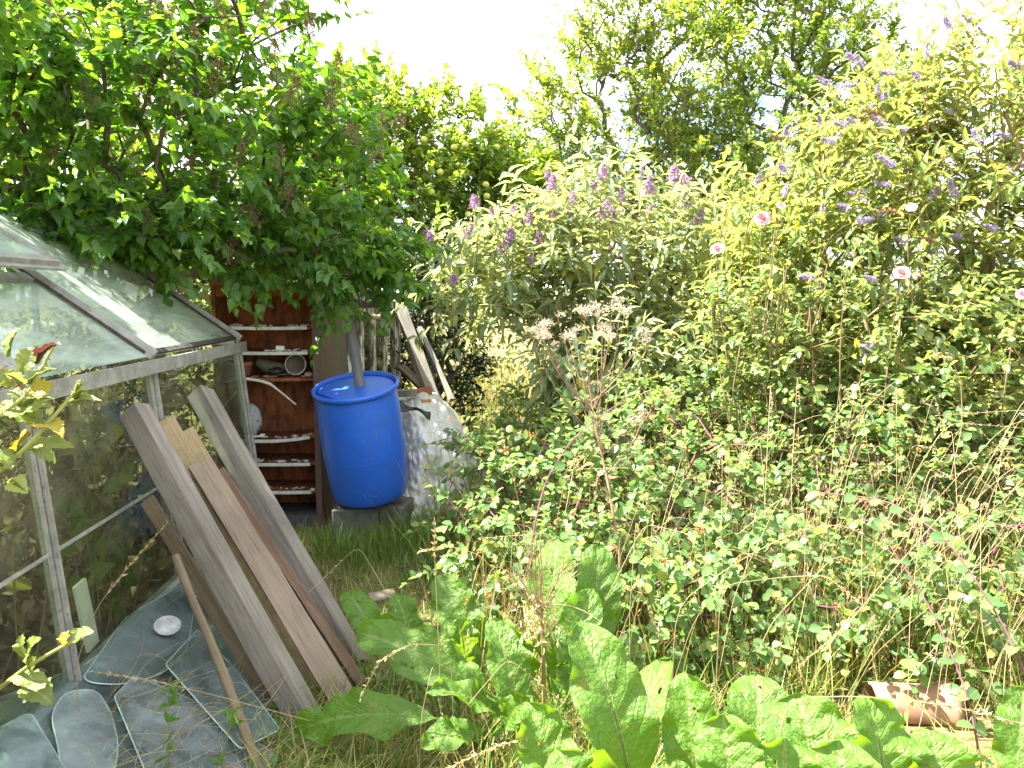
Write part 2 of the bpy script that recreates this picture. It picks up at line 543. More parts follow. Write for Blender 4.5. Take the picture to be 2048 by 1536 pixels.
def glass_mat(name, tint, dirt_glare, lo, hi, base=0.06, streak=(1, 1, 1), rot=0.0, scale=3.0, gloss=0.03, blend=0.24):
    """Old horticultural glass: see-through, mirrors at a slant, with grime and algae on it and, on the roof, painted light streaks."""
    m = NT(name)
    tcn = m.n('TexCoord')
    mpn = m.n('Mapping', {'Vector': tcn.outputs['Object'], 'Scale': streak, 'Rotation': (0, 0, rot)}).outputs[0]
    n1 = m.noise(scale, mpn, 6, 0.6, 0.4); n2 = m.noise(26.0, tcn.outputs['Object'], 4)
    f = m.ramp(n1, [(lo, base), (hi, 0.62)])
    f = m.math('ADD', f, m.ramp(n2, [(0.55, 0.0), (0.75, 0.14)]), True)
    lw = m.math('ADD', m.math('MULTIPLY', m.math('POWER', m.n('LayerWeight', {'Blend': 0.5}).outputs['Facing'], 4.0), blend * 2.6), 0.025)
    gl = m.n('BsdfGlossy', {'Roughness': gloss, 'Color': (1, 1, 1, 1)}).outputs[0]
    tr = m.n('BsdfTransparent', {'Color': (*tint, 1)}).outputs[0]
    g = m.n('MixShader', {0: lw, 1: tr, 2: gl}).outputs[0]
    d = m.n('BsdfDiffuse', {'Color': (*dirt_glare, 1)}).outputs[0]
    tl = m.n('BsdfTranslucent', {'Color': (*dirt_glare, 1)}).outputs[0]
    dd = m.n('MixShader', {0: 0.4, 1: d, 2: tl}).outputs[0]
    return m.done(m.n('MixShader', {0: f, 1: g, 2: dd}).outputs[0])


M_ROOFGLASS = glass_mat('grime_and_dapple_roof_glass', (0.86, 0.94, 0.89), (0.62, 0.70, 0.64), 0.38, 0.70, 0.24, (1.6, 0.35, 1.0), 0.75, 5.0)  # pale streaks mix grime with sun dapples and reflected light put into the colour
M_WALLGLASS = glass_mat('dusty_wall_glass', (0.80, 0.84, 0.76), (0.30, 0.28, 0.21), 0.50, 0.95, 0.05, (1, 1, 1), 0.0, 2.2, 0.02, 0.09)
M_STACKGLASS = glass_mat('dirty_stacked_glass', (0.78, 0.86, 0.84), (0.33, 0.39, 0.385), 0.38, 0.72, 0.10, (1, 1, 1), 0.0, 3.6, 0.04, 0.22)

W_GREY = wood('weathered_grey_timber', (0.150, 0.132, 0.112), (0.265, 0.240, 0.208), (0.060, 0.050, 0.040))
W_BROWN = wood('weathered_brown_timber', (0.140, 0.106, 0.067), (0.239, 0.189, 0.128), (0.059, 0.041, 0.029), 1.0)
W_PINK = wood('pinkish_planed_board', (0.193, 0.148, 0.106), (0.289, 0.234, 0.176), (0.096, 0.069, 0.048), 0.8)
W_TAN = wood('yellowed_pine', (0.255, 0.191, 0.102), (0.374, 0.289, 0.170), (0.102, 0.072, 0.043), 0.8, (0.136, 0.128, 0.043))
W_RUSTY = wood('brown_batten_wood', (0.115, 0.073, 0.048), (0.19, 0.128, 0.088), (0.05, 0.03, 0.02))
W_OLD = wood('silvered_shed_timber', (0.176, 0.160, 0.136), (0.304, 0.288, 0.248), (0.064, 0.056, 0.048), 1.2)
W_DARK = wood('dark_creosoted_timber', (0.055, 0.045, 0.038), (0.11, 0.09, 0.07), (0.03, 0.025, 0.02))

# ------------------------------------------------------------------ greenhouse
GO = W(470, 684, 5.2)
EZ, SZ, RZ = GO[2], 0.30, GO[2] + 0.86
GA = unit([0.054, -1.0, 0.0])        # from the gable end towards the camera
GB = unit([1.0, 0.054, 0.0])         # towards the path
def GH(a, bb, z): return np.array([GO[0], GO[1], 0]) + GA * a + GB * bb + np.array([0, 0, z])
FL = 0.105
def wall_b(z): return FL * (EZ - z)
LEN = 4.4
gh = thing('greenhouse', 'old aluminium greenhouse with grimy glass and one raised roof vent', 'greenhouse', GH(2.2, -1.2, 0))
bays = [0.0, 1.44, 2.52, 3.5, LEN]
fr = MB()
zt = 0.745
def wallp(a, z, side=1, off=0.0):
    return GH(a, wall_b(z) + off if side > 0 else -2.4 - wall_b(z) - off, z)
nw = GB
for side in (1, -1):
    for a in bays:
        fr.bar(wallp(a, SZ, side), wallp(a, EZ - 0.02, side), 0.032, 0.030, GB)
        fr.bar(wallp(a, SZ, side, 0.026), wallp(a, EZ - 0.05, side, 0.026), 0.012, 0.016, GB)
    fr.bar(wallp(0, SZ - 0.02, side), wallp(LEN, SZ - 0.02, side), 0.06, 0.05)
    fr.bar(wallp(bays[1], zt, side, 0.004), wallp(LEN, zt, side, 0.004), 0.008, 0.011)
rb = -1.2
slope = math.atan2(RZ - EZ, 1.2)
nroof = unit(GB * math.sin(slope) + np.array([0, 0, math.cos(slope)]))
for a in bays + [LEN]:
    p, q = GH(a, 0.03, EZ + 0.012), GH(a, rb, RZ + 0.012)
    fr.bar(p, q, 0.038, 0.03, nroof)
    fr.bar(p + nroof * 0.022, q + nroof * 0.022, 0.014, 0.02, nroof)
    fr.bar(GH(a, -2.43, EZ + 0.012), GH(a, rb, RZ + 0.012), 0.038, 0.03, unit([-nroof[0], nroof[1], nroof[2]]))
# gable glazing bars
for bb in (-0.8, -1.2, -1.6):
    zt2 = EZ + (1.2 - abs(bb + 1.2)) / 1.2 * (RZ - EZ)
    fr.bar(GH(0, bb, SZ), GH(0, bb, zt2 - 0.02), 0.03, 0.03, GA)
    fr.bar(GH(LEN, bb, SZ), GH(LEN, bb, zt2 - 0.02), 0.03, 0.03, GA)
for a in (0, LEN):
    fr.bar(GH(a, wall_b(SZ), SZ - 0.02), GH(a, -2.4 - wall_b(SZ), SZ - 0.02), 0.05, 0.05)
    fr.bar(GH(a, 0, EZ), GH(a, -2.4, EZ), 0.03, 0.03)
fo = fr.build('frame', M_ALU, gh)
g = MB()
g.bar(GH(-0.05, 0.052, EZ - 0.028), GH(LEN, 0.052, EZ - 0.028), 0.012, 0.062)
g.bar(GH(-0.05, 0.024, EZ - 0.054), GH(LEN, 0.024, EZ - 0.054), 0.048, 0.010)
g.build('gutter', M_ALU, gh)
rg = MB(); rg.bar(GH(-0.03, rb, RZ + 0.03), GH(LEN, rb, RZ + 0.03), 0.11, 0.035); rg.bar(GH(-0.03, rb, RZ + 0.062), GH(LEN, rb, RZ + 0.062), 0.05, 0.028)
rg.build('ridge', simple('grimy_ridge_metal', (0.16, 0.13, 0.105), 0.8, 0.3, 0.4, 18, 0.3), gh)
sm = MB()
for a in bays[:2]:
    sm.bar(GH(a + 0.022, 0.0, EZ + 0.034), GH(a + 0.022, rb + 0.1, RZ - 0.045), 0.012, 0.012, nroof)
sm.bar(GH(0.05, 0.012, EZ + 0.03), GH(1.4, 0.012, EZ + 0.03), 0.03, 0.012, nroof)
sm.build('moss_strip', M_DARKBAR, gh)


def pane(name, quad, mat, parent, t=0.004):
    q = np.array(quad); n = unit(np.cross(q[1] - q[0], q[3] - q[0])) * t
    b = MB(); V = np.concatenate([q, q + n])
    b.add(V, [(3, 2, 1, 0), (4, 5, 6, 7), (0, 1, 5, 4), (1, 2, 6, 5), (2, 3, 7, 6), (3, 0, 4, 7)])
    return b.build(name, mat, parent)


e = 0.02
for side in (1, -1):
    for i, (a0, a1) in enumerate(zip(bays, bays[1:])):
        zs = [SZ, EZ - 0.03] if i == 0 else [SZ, zt - 0.006, EZ - 0.03]
        for z0, z1 in zip(zs, zs[1:]):
            pane('wall_pane', [wallp(a1 - e, z0 + .006, side), wallp(a0 + e, z0 + .006, side), wallp(a0 + e, z1 - .004, side), wallp(a1 - e, z1 - .004, side)], M_WALLGLASS, gh)
        f0 = 0.0
        vent = side == 1 and i == 1
        bt = rb if not vent else -0.50
        zt3 = EZ + (-bt) / 1.2 * (RZ - EZ)
        if side == 1:
            pane('roof_pane', [GH(a1 - e, 0.01, EZ + .012), GH(a0 + e, 0.01, EZ + .012), GH(a0 + e, bt, zt3 + .006), GH(a1 - e, bt, zt3 + .006)], M_ROOFGLASS, gh)
        else:
            pane('roof_pane', [GH(a0 + e, -2.41, EZ + .012), GH(a1 - e, -2.41, EZ + .012), GH(a1 - e, rb, RZ + .006), GH(a0 + e, rb, RZ + .006)], M_ROOFGLASS, gh)
for a in (0.0, LEN):
    pane('gable_pane', [GH(a, 0.08, SZ), GH(a, -0.8, SZ), GH(a, -0.8, EZ + .2), GH(a, 0.0, EZ - 0.02)], M_WALLGLASS, gh)
    pane('gable_pane', [GH(a, -0.82, SZ), GH(a, -1.6, SZ), GH(a, -1.6, EZ + .5), GH(a, -0.82, EZ + .5)], M_WALLGLASS, gh)
# roof vent, propped a hand's breadth open
va0, va1 = 1.46, 2.50
vh = GH(0, rb + 0.05, RZ + 0.02)
dv = unit(GB * math.cos(slope - 0.10) - np.array([0, 0, math.sin(slope - 0.10)]))
def VP(a, s): return GH(a, rb + 0.05, RZ + 0.03) + dv * s
vl = 0.90
vb = MB()
nv = unit(np.cross(GA, dv)); nv = nv if nv[2] > 0 else -nv
for a in (va0 + .02, va1 - .02): vb.bar(VP(a, 0), VP(a, vl), 0.04, 0.03, nv)
vb.bar(VP(va0, vl), VP(va1, vl), 0.05, 0.022, nv); vb.bar(VP(va0, 0.02), VP(va1, 0.02), 0.04, 0.03, nv)
vb.bar(VP(va0, vl + .03) - nv * 0.016, VP(va1, vl + .03) - nv * 0.016, 0.05, 0.01, nv)
ven = vb.build('roof_vent', M_ALU, gh)
pane('vent_pane', [VP(va1 - .04, vl - .03), VP(va0 + .04, vl - .03), VP(va0 + .04, .04), VP(va1 - .04, .04)], M_ROOFGLASS, ven)
vg = MB(); vg.bar(GH(va0, -0.49, EZ + .49 / 1.2 * .86 + .012), GH(va1, -0.49, EZ + .49 / 1.2 * .86 + .012), 0.05, 0.03, nroof)
vg.build('vent_rail', M_ALU, gh)
bs = MB()
for s_ in (1, -1):
    p, q = wallp(-0.02, SZ - 0.16, s_, 0.0), wallp(LEN, SZ - 0.16, s_, 0.0)
    bs.bar(p, q, 0.10, 0.235)
bs.bar(GH(0, wall_b(SZ) - .06, SZ - .16), GH(0, -2.4 - wall_b(SZ) + .06, SZ - .16), 0.09, 0.233)
bs.build('base_plinth', W_DARK, gh)

# things inside it
soilm = simple('dry_bed_soil', (0.045, 0.034, 0.025), 0.95, 0.1, 0.4, 20, 0.6)
b = MB(); b.box(GH(2.2, -1.2, 0.06), (4.2, 2.36, 0.10), np.array([GA, GB, [0, 0, 1]])); bed = b.build('soil_bed', soilm); tag(bed, 'dark soil bed covering the floor inside the greenhouse', 'soil bed')
wp = MB()
p0, p1 = wallp(2.28, SZ + .02, 1, -.03), wallp(2.30, SZ + .27, 1, -.03)
wp.bar(p0, p1, 0.085, 0.012, GB); whiteM = simple('white_painted_wood', (0.74, 0.76, 0.75), 0.6, 0.3, 0.06, 8, 0.05)
tag(wp.build('white_label_board', whiteM), 'short white board standing upright behind the lower glass', 'board')
wp = MB(); wp.bar(GH(2.95, -0.25, 0.10), GH(3.5, -0.22, 0.80), 0.035, 0.02, GB)
tag(wp.build('white_lath', whiteM), 'thin pale lath leaning diagonally inside the greenhouse', 'lath')
# staging bench with pots, seen dimly
bt = thing('staging_bench', 'slatted bench standing dimly along the far side inside the greenhouse', 'bench', GH(1.6, -1.95, 0.1))
b = MB()
for k in range(5): b.bar(GH(0.3, -1.72 - k * .1, 0.72), GH(3.2, -1.72 - k * .1, 0.72), 0.08, 0.02)
b.build('bench_top', W_BROWN, bt)
for a in (0.35, 1.75, 3.1):
    for bb in (-1.74, -2.12):
        b = MB(); b.bar(GH(a, bb, 0.1), GH(a, bb, 0.705), 0.05, 0.05, GB); b.build('leg', W_BROWN, bt)
terra = simple('terracotta', (0.42, 0.17, 0.09), 0.85, 0.2, 0.2, 12, 0.1)
for k, (a, bb, r) in enumerate([(0.5, -1.85, .08), (0.8, -2.0, .06), (1.5, -1.8, .09)]):
    b = MB(); b.lathe([(0.001, 0), (r * .7, 0), (r * .92, r * 1.4), (r * 1.05, r * 1.4), (r * 1.05, r * 1.75), (r * .93, r * 1.75), (r * .85, r * 1.2), (0.001, r * 1.2)], 20,
                      Matrix.Translation(tuple(GH(a, bb, 0.731))))
    o = b.build('plant_pot', terra, smooth=True); mod_bevel(o, .003)
    tag(o, ['clay pot nearest the gable on the bench inside the greenhouse', 'small clay pot in the middle of the bench inside the greenhouse', 'largest clay pot on the bench inside the greenhouse'][k], 'pot', 'pots on the greenhouse bench')

# ------------------------------------------------------------------ leaning timbers by the greenhouse
def timber(name, label, p, q, w_, t_, up, mat, bevel=0.004, nseg=10, warp=0.004, cat='plank', group=None, nick=0.0):
    """A sawn piece from p (foot) to q (top); grain along local Z; slightly warped."""
    p, q = np.array(p), np.array(q); L = np.linalg.norm(q - p); z = (q - p) / L
    x = unit(np.cross(up, z)); y = np.cross(z, x)
    b = MB(); V = []; T = np.linspace(0, L, nseg + 1)
    ph = rs.uniform(0, 6, 4)
    for i, h in enumerate(T):
        dx, dy = warp * math.sin(h * 2.1 + ph[0]), warp * math.sin(h * 1.7 + ph[1])
        for k, (sx, sy) in enumerate(((-1, -1), (1, -1), (1, 1), (-1, 1))):
            j = rs.normal(0, 0.0012, 2)
            hz = h + (nick * rs.uniform(-1, 1) if i in (0, nseg) else 0)
            V.append((sx * w_ / 2 + dx + j[0], sy * t_ / 2 + dy + j[1], hz))
    f = [(3, 2, 1, 0), tuple(4 * nseg + k for k in range(4))]
    for i in range(nseg):
        for k in range(4):
            a, c_ = 4 * i + k, 4 * i + (k + 1) % 4
            f.append((a, c_, c_ + 4, a + 4))
    b.add(V, f)
    M = Matrix.Identity(4)
    for r_ in range(3):
        M[r_][0], M[r_][1], M[r_][2], M[r_][3] = x[r_], y[r_], z[r_], p[r_]
    o = b.build(name, mat, None, False, M)
    mod_bevel(o, bevel, 2)
    tag(o, label, cat, group)
    return o


lp = 'timbers leaning on the greenhouse'
timber('timber_post', 'thick square weathered post nearest the camera leaning on greenhouse glass', W(625, 1462, 2.90), W(268, 820, 3.36), 0.098, 0.092, (-0.55, -0.62, 0.55), W_GREY, 0.006, group=lp, cat='post', nick=.006)
timber('timber_post', 'grey square post with knots leaning on the greenhouse corner bay', W(712, 1335, 3.45), W(400, 785, 4.22), 0.10, 0.10, (-0.55, -0.62, 0.55), W_GREY, 0.006, group=lp, cat='post', nick=.006)
timber('board', 'flat pale pinkish board lying between the two thick posts', W(688, 1400, 3.05), W(398, 928, 3.50), 0.100, 0.022, (0.35, -0.72, 0.5), W_PINK, 0.002, group=lp, cat='board', nick=.01)
timber('batten', 'narrow red brown batten leaning beside the grey corner post', W(722, 1372, 3.18), W(440, 940, 3.70), 0.045, 0.03, (0.3, -0.72, 0.5), W_RUSTY, 0.002, group=lp, cat='batten')
timber('board', 'yellowed pine board peeping above the pinkish board, left one', W(640, 1375, 3.20), W(326, 842, 3.60), 0.085, 0.026, (0.3, -0.75, 0.5), W_TAN, 0.002, group=lp, cat='board', nick=.008)
timber('board', 'mossy short pine board end just right of the yellowed board', W(665, 1370, 3.28), W(372, 862, 3.72), 0.07, 0.026, (0.3, -0.75, 0.5), W_TAN, 0.002, group=lp, cat='board', nick=.008)
timber('board', 'thin brown slat half hidden under the nearest thick post', W(560, 1430, 3.02), W(292, 1000, 3.30), 0.06, 0.02, (-0.5, -0.5, 0.6), W_BROWN, 0.002, group=lp, cat='board')
# round pole
p, q = W(560, 1640, 2.45), W(352, 1112, 3.08)
b = MB(); T = np.linspace(0, 1, 14)[:, None]; z = unit(q - p); L = np.linalg.norm(q - p)
b.tube(np.concatenate([0.002 * np.sin(T * 9), 0.002 * np.cos(T * 7), T * L], 1), np.linspace(.019, .015, 14) + rs.normal(0, .0006, 14), 10)
x = unit(np.cross([0, -1, 0], z)); y = np.cross(z, x)
M = Matrix(((x[0], y[0], z[0], p[0]), (x[1], y[1], z[1], p[1]), (x[2], y[2], z[2], p[2]), (0, 0, 0, 1)))
tag(b.build('garden_pole', W_BROWN, None, True, M), 'thin round pole leaning on the post above stacked glass', 'pole')

# ------------------------------------------------------------------ glass sheets leaning on the plinth
SO = W(165, 1325, 2.84)                                          # a point of the sill
s_up = unit(wallp(2.4, SZ) - (wallp(2.4, 0) + GB * 0.62 + np.array([0, 0, 0.03])))
s_al = -GA
s_n = unit(np.cross(s_al, s_up)); s_n = s_n if s_n[2] > 0 else -s_n
def SP(u, v, lift):
    """a point of the sloping stack met by the sight line (u, v)"""
    d = W(u, v, 1.0) - np.array([0, 0, CAMZ]); o = wallp(2.4, SZ) + s_n * (0.012 + lift)
    t = ((o - np.array([0, 0, CAMZ])) @ s_n) / (d @ s_n)
    return np.array([0, 0, CAMZ]) + d * t
def round_poly(P, r=0.03, n=5):
    out = []
    P = np.array(P)
    for i in range(len(P)):
        a, c_, d = P[i - 1], P[i], P[(i + 1) % len(P)]
        u1, u2 = unit(a - c_), unit(d - c_)
        rr = min(r if np.isscalar(r) else r[i], 0.45 * np.linalg.norm(a - c_), 0.45 * np.linalg.norm(d - c_))
        out += list(bez(c_ + u1 * rr, c_, c_ + u2 * rr, n))
    return np.array(out)
M_EDGE = simple('pale_green_glass_edge', (.42, .56, .50), .3, .6, .3, 25, 0)
sheets = [
    ([(-150, 1640), (-60, 1420), (170, 1330), (420, 1150), (600, 1330), (420, 1640)], .02, 'large greenish bottom sheet of glass under the whole stack'),
    ([(160, 1365), (250, 1235), (400, 1150), (372, 1310), (320, 1352), (240, 1372)], .10, 'curved glass sheet leaning on the sill behind the white dish'),
    ([(100, 1430), (130, 1385), (190, 1378), (222, 1425), (240, 1510), (190, 1640), (130, 1600), (115, 1490)], .10, 'rounded whitish glass sheet in the middle of the stack'),
    ([(228, 1395), (268, 1352), (430, 1420), (560, 1520), (330, 1640)], .015, 'broad clear glass sheet with dark edges over the stack'),
    ([(-80, 1500), (60, 1425), (190, 1640), (-40, 1720)], .03, 'pale glass sheet at the lower corner of the stack'),
    ([(330, 1330), (395, 1260), (470, 1340), (560, 1460), (480, 1500)], .02, 'clear glass sheet sticking out beneath the round pole'),
]
tints = [None, None, (0.46, 0.52, 0.515), (0.36, 0.41, 0.42), (0.40, 0.47, 0.46), None]
for k, (pts, r_, lab) in enumerate(sheets):
    P = round_poly([SP(u, v_, 0.009 * k) for u, v_ in pts], r_, 6)
    n = len(P); b = MB()
    V = np.concatenate([P, P + s_n * 0.005])
    b.add(V, [tuple(range(n - 1, -1, -1)), tuple(range(n, 2 * n))] + [(i, (i + 1) % n, n + (i + 1) % n, n + i) for i in range(n)])
    mat = M_STACKGLASS if tints[k] is None else glass_mat('hazy_stacked_glass', (0.7, 0.8, 0.8), tints[k], 0.36, 0.66, 0.16, (1, 1, 1), 0.0, 4.0 + k, 0.05, 0.22)
    gs = b.build('glass_sheet', mat)
    eb = MB(); eb.tube(np.concatenate([P, P[:1]]) + s_n * .0025, .0024, 5, False); eb.build('cut_edge', M_EDGE, gs, True)
    tag(gs, lab, 'glass sheet', 'glass sheets stacked against the greenhouse')
# white dish
cD = SP(333, 1258, 0.03)
Mx = Matrix.Translation(tuple(cD)) @ Vector(tuple(s_n * 0.8 + np.array([0.1, -0.5, 0.1]))).to_track_quat('Z', 'Y').to_matrix().to_4x4()
b = MB(); b.lathe([(0.001, 0), (.03, .001), (.045, .012), (.052, .026), (.049, .026), (.042, .014), (.028, .004), (0.001, .003)], 28, Mx @ Matrix.Diagonal((1, .85, 1, 1)))
tag(b.build('white_dish', simple('dirty_white_plastic', (0.44, 0.46, 0.45), 0.5, 0.4, 0.4, 40, 0.1), smooth=True), 'small white oval dish lying on the stacked glass', 'dish')

# ------------------------------------------------------------------ rusty cabinet
m = NT('rusty_enamel')
v = m.mapping((1, 1, 1)); n1 = m.noise(3.2, v, 6, 0.65); n2 = m.noise(22, m.mapping((1, 1, .4)), 5)
c = m.mix(m.ramp(n1, [(0.35, 0), (0.65, 1)]), (0.38, 0.125, 0.045), (0.19, 0.072, 0.032))
c = m.mix(m.ramp(n2, [(0.45, 0), (0.7, .8)]), c, (0.045, 0.024, 0.016))
M_RUST = m.done(m.bsdf(c, 0.8, 0.2, m.bump(n2, 0.5, 0.003)))
m = NT('brown_cabinet_side'); v = m.mapping((1, 1, 1)); n1 = m.noise(16, v, 6)
M_CABSIDE = m.done(m.bsdf(m.mix(n1, (0.10, 0.06, 0.045), (0.17, 0.115, 0.085)), 0.75, 0.25, m.bump(n1, .2, .002)))
M_CREAM = simple('peeling_cream_enamel', (0.62, 0.63, 0.56), 0.6, 0.3, 0.25, 30, 0.2)
yc = 5.58
xl, xr = W(430, 800, yc)[0], W(640, 800, yc)[0]
ztop = W(600, 572, yc)[2]
cab = thing('cabinet', 'rusty open fronted metal cabinet with peeling shelf edges', 'cabinet', ((xl + xr) / 2, yc + .2, 0))
dp = 0.40
b = MB(); b.box((xl + .012, yc + dp / 2, ztop / 2), (.024, dp, ztop)); b.build('side_panel', M_RUST, cab)
b = MB(); b.box((xr - .013, yc + dp / 2, ztop / 2), (.026, dp, ztop)); b.box((xr - .02, yc - .006, ztop / 2), (.04, .012, ztop)); b.build('side_panel', M_CABSIDE, cab)
b = MB(); b.box(((xl + xr) / 2, yc + dp - .008, ztop / 2 + .002), (xr - xl - .06, .016, ztop - .03))
for k in range(8): b.box(((xl + xr) / 2, yc + dp - .021, 0.15 + k * .2 + .03 * (k % 3)), (xr - xl - .07, .012, .006 + .006 * (k % 2)))
b.build('back_panel', M_RUST, cab)
b = MB(); b.box(((xl + xr) / 2, yc + dp / 2, ztop + .013), (xr - xl + .01, dp + .02, .024)); b.box(((xl + xr) / 2, yc + .02, ztop - .035), (xr - xl - .056, .02, .07)); b.build('top_panel', M_RUST, cab)
b = MB(); b.box(((xl + xr) / 2, yc + dp / 2, .05), (xr - xl - .06, dp - .03, .09)); b.build('base', simple('grey_plinth', (.09, .09, .095), .8, .2), cab)
shelf_z = [W(540, vv, yc)[2] for vv in (655, 705, 758, 877, 928, 984)]
for k, z in enumerate(shelf_z):
    sagz = .02 if k == 3 else .004
    n = 14; xs = np.linspace(xl + .026, xr - .028, n); zz = z - sagz * np.sin(np.linspace(0, math.pi, n)) + (.018 * np.linspace(0, 1, n) ** 3 if k == 3 else 0)
    b = MB()
    prof = [(0, 0), (.006, -.012), (.006, 0.004), (.02, .006), (dp - .03, .006), (dp - .03, -.004), (.02, -.006)]
    X = np.zeros((n, len(prof), 3)); X[..., 0] = xs[:, None]
    for j, (py, pz) in enumerate(prof): X[:, j, 1] = yc + .01 + py; X[:, j, 2] = zz + pz
    b.grid(X, wrap=True)
    s_ = b.build('shelf', M_RUST, cab)
    lip = MB(); P = np.stack([xs[1:-1], np.full(n - 2, yc + .006), zz[1:-1] - .002], 1)
    for i in range(n - 3): lip.bar(P[i], P[i + 1], 0.008, 0.022)
    lm = M_CREAM if k not in (2,) else M_RUST
    lip.build('shelf_edge', lm, s_)
    fk = MB()
    for q in range(20 if k != 2 else 12):
        x_ = rs.uniform(xl + .04, xr - .05); i = int((x_ - xl) / (xr - xl) * (n - 1)); s2 = rs.uniform(.008, .028)
        a = rs.uniform(0, 3.1); r3 = np.array([[math.cos(a), math.sin(a), 0], [-math.sin(a), math.cos(a), 0], [0, 0, 1]])
        ti = rs.uniform(-.5, .5); r4 = np.array([[1, 0, 0], [0, math.cos(ti), math.sin(ti)], [0, -math.sin(ti), math.cos(ti)]])
        fk.box((x_, yc + rs.uniform(.02, .10), zz[i] + .011 + s2 * .2), (s2 * 1.5, s2, rs.uniform(.002, .012)), r4 @ r3)
    fk.build('paint_flakes', M_CREAM if k != 2 else simple('rust_flakes', (.32, .2, .13), .8), s_)


def CX(u, z, dy=0.0): p_ = W(u, 700, yc + dy); return np.array([p_[0], p_[1], z])

b = MB(); b.box(CX(561, shelf_z[1] + .026, .06), (.058, .03, .032)); o = mod_bevel(b.build('white_box', simple('white_card', (.75, .76, .72), .7)), .003)
tag(o, 'small white box standing on the second shelf', 'box')
z2 = shelf_z[2] + .008
b = MB(); b.lathe([(.001, 0), (.05, 0), (.062, .075), (.066, .075), (.066, .095), (.058, .095), (.05, .02), (.001, .02)], 24, Matrix.Translation(tuple(CX(485, z2, .16))))
tag(b.build('flower_pot', terra, smooth=True), 'clay flower pot at the shelf end beside greenhouse corner', 'pot')
# old boot-like rubber sole
b = MB(); T = np.linspace(0, 1, 12)
P = np.stack([CX(500, 0)[0] + .19 * T, np.full(12, yc + .15), z2 + .055 + .045 * (1 - T) - .02 * np.sin(T * 3)], 1)
b.tube(P, .022 + .026 * np.sin(T * math.pi) ** .6, 12)
tag(b.build('old_shoe', simple('mouldy_leather', (.10, .095, .065), .9, .15, .4, 30, .5), smooth=True), 'mouldy old shoe lying on the middle cabinet shelf', 'shoe')
b = MB(); b.lathe([(.001, 0), (.04, 0), (.056, .03), (.05, .05), (.03, .062), (.001, .064)], 22, Matrix.Translation(tuple(CX(552, z2, .13))))
tag(b.build('black_bowl', simple('black_plastic', (.018, .018, .02), .5, .4), smooth=True), 'upturned black bowl on the middle cabinet shelf', 'bowl')
Mr = Matrix.Translation(tuple(CX(592, z2 + .072, .2))) @ Matrix.Rotation(math.radians(80), 4, 'X')
b = MB(); b.lathe([(.001, 0), (.05, .0), (.072, .006), (.078, .02), (.072, .024), (.062, .012), (.001, .008)], 30, Mr)
rl = tag(b.build('round_lid', simple('tarnished_tin', (.13, .09, .07), .6, .4, .4, 14, .3), smooth=True), 'round tarnished tin lid propped against the cabinet back', 'lid')
b = MB()
a_ = np.linspace(0, 2 * math.pi, 40)
Pr = np.stack([.071 * np.cos(a_), .071 * np.sin(a_), np.full(40, .026)], 1) @ np.array(Mr.to_3x3()).T + np.array(Mr.translation)
b.tube(Pr, .005, 6, False); b.build('rim', M_CREAM, rl, True)
b = MB(); b.lathe([(.001, 0), (.02, .0), (.028, .012), (.02, .028), (.001, .033)], 14, Matrix.Translation(tuple(CX(616, z2, .08))) @ Matrix.Diagonal((1.2, .8, 1, 1)))
tag(b.build('pebble', simple('buff_stone', (.33, .29, .21), .9), smooth=True), 'small buff pebble at the right end of the middle shelf', 'pebble')
b = MB(); b.tube(bez(CX(556, z2 + .015, .03), CX(585, z2 + .03, .02), CX(604, z2 + .045, .05), 6), .003, 6)
tag(b.build('cane_stick', W_PINK, smooth=True), 'short thin stick lying across the middle shelf', 'stick')
# grey oval stone-like mask
cm = CX(497, 0, .10); zc = shelf_z[3] + .115
G_ = np.zeros((22, 28, 3)); rr_ = np.linspace(0, 1, 22)
aa = np.arange(28) * 2 * math.pi / 28
G_[..., 0] = cm[0] + .075 * rr_[:, None] * np.cos(aa); G_[..., 2] = zc + .11 * rr_[:, None] * np.sin(aa)
bulge = .045 * np.sqrt(np.maximum(0, 1 - rr_ ** 2))
G_[..., 1] = cm[1] - bulge[:, None] - .008 * np.exp(-((G_[..., 0] - cm[0]) / .012) ** 2 - ((G_[..., 2] - zc) / .03) ** 2)
for ex, ez in ((-.022, .03), (.028, .03)):
    G_[..., 1] += .012 * np.exp(-((G_[..., 0] - cm[0] - ex) / .012) ** 2 - ((G_[..., 2] - zc - ez) / .008) ** 2)
G_[..., 1] += .012 * np.exp(-((G_[..., 0] - cm[0]) / .022) ** 2 - ((G_[..., 2] - zc + .05) / .006) ** 2)
b = MB(); b.grid(G_, wrap=True)
m = NT('pitted_grey_plastic'); v = m.mapping((1, 1, 1))
c = m.mix(m.ramp(m.noise(34, v, 3), [(.58, 0), (.66, 1)]), (.42, .43, .43), (.11, .105, .10))
o = b.build('garden_mask', m.done(m.bsdf(c, .7, .3)), smooth=True); md = o.modifiers.new('solid', 'SOLIDIFY'); md.thickness = .006
tag(o, 'grey oval plaque with dark blotches propped on cabinet shelf', 'plaque')
b = MB(); b.box(CX(508, shelf_z[3] + .014, .02), (.10, .03, .01)); b.box(CX(520, shelf_z[3] + .02, .035), (.03, .02, .012))
tag(b.build('white_offcut', whiteM), 'thin white offcut lying on the lower cabinet shelf', 'offcut')
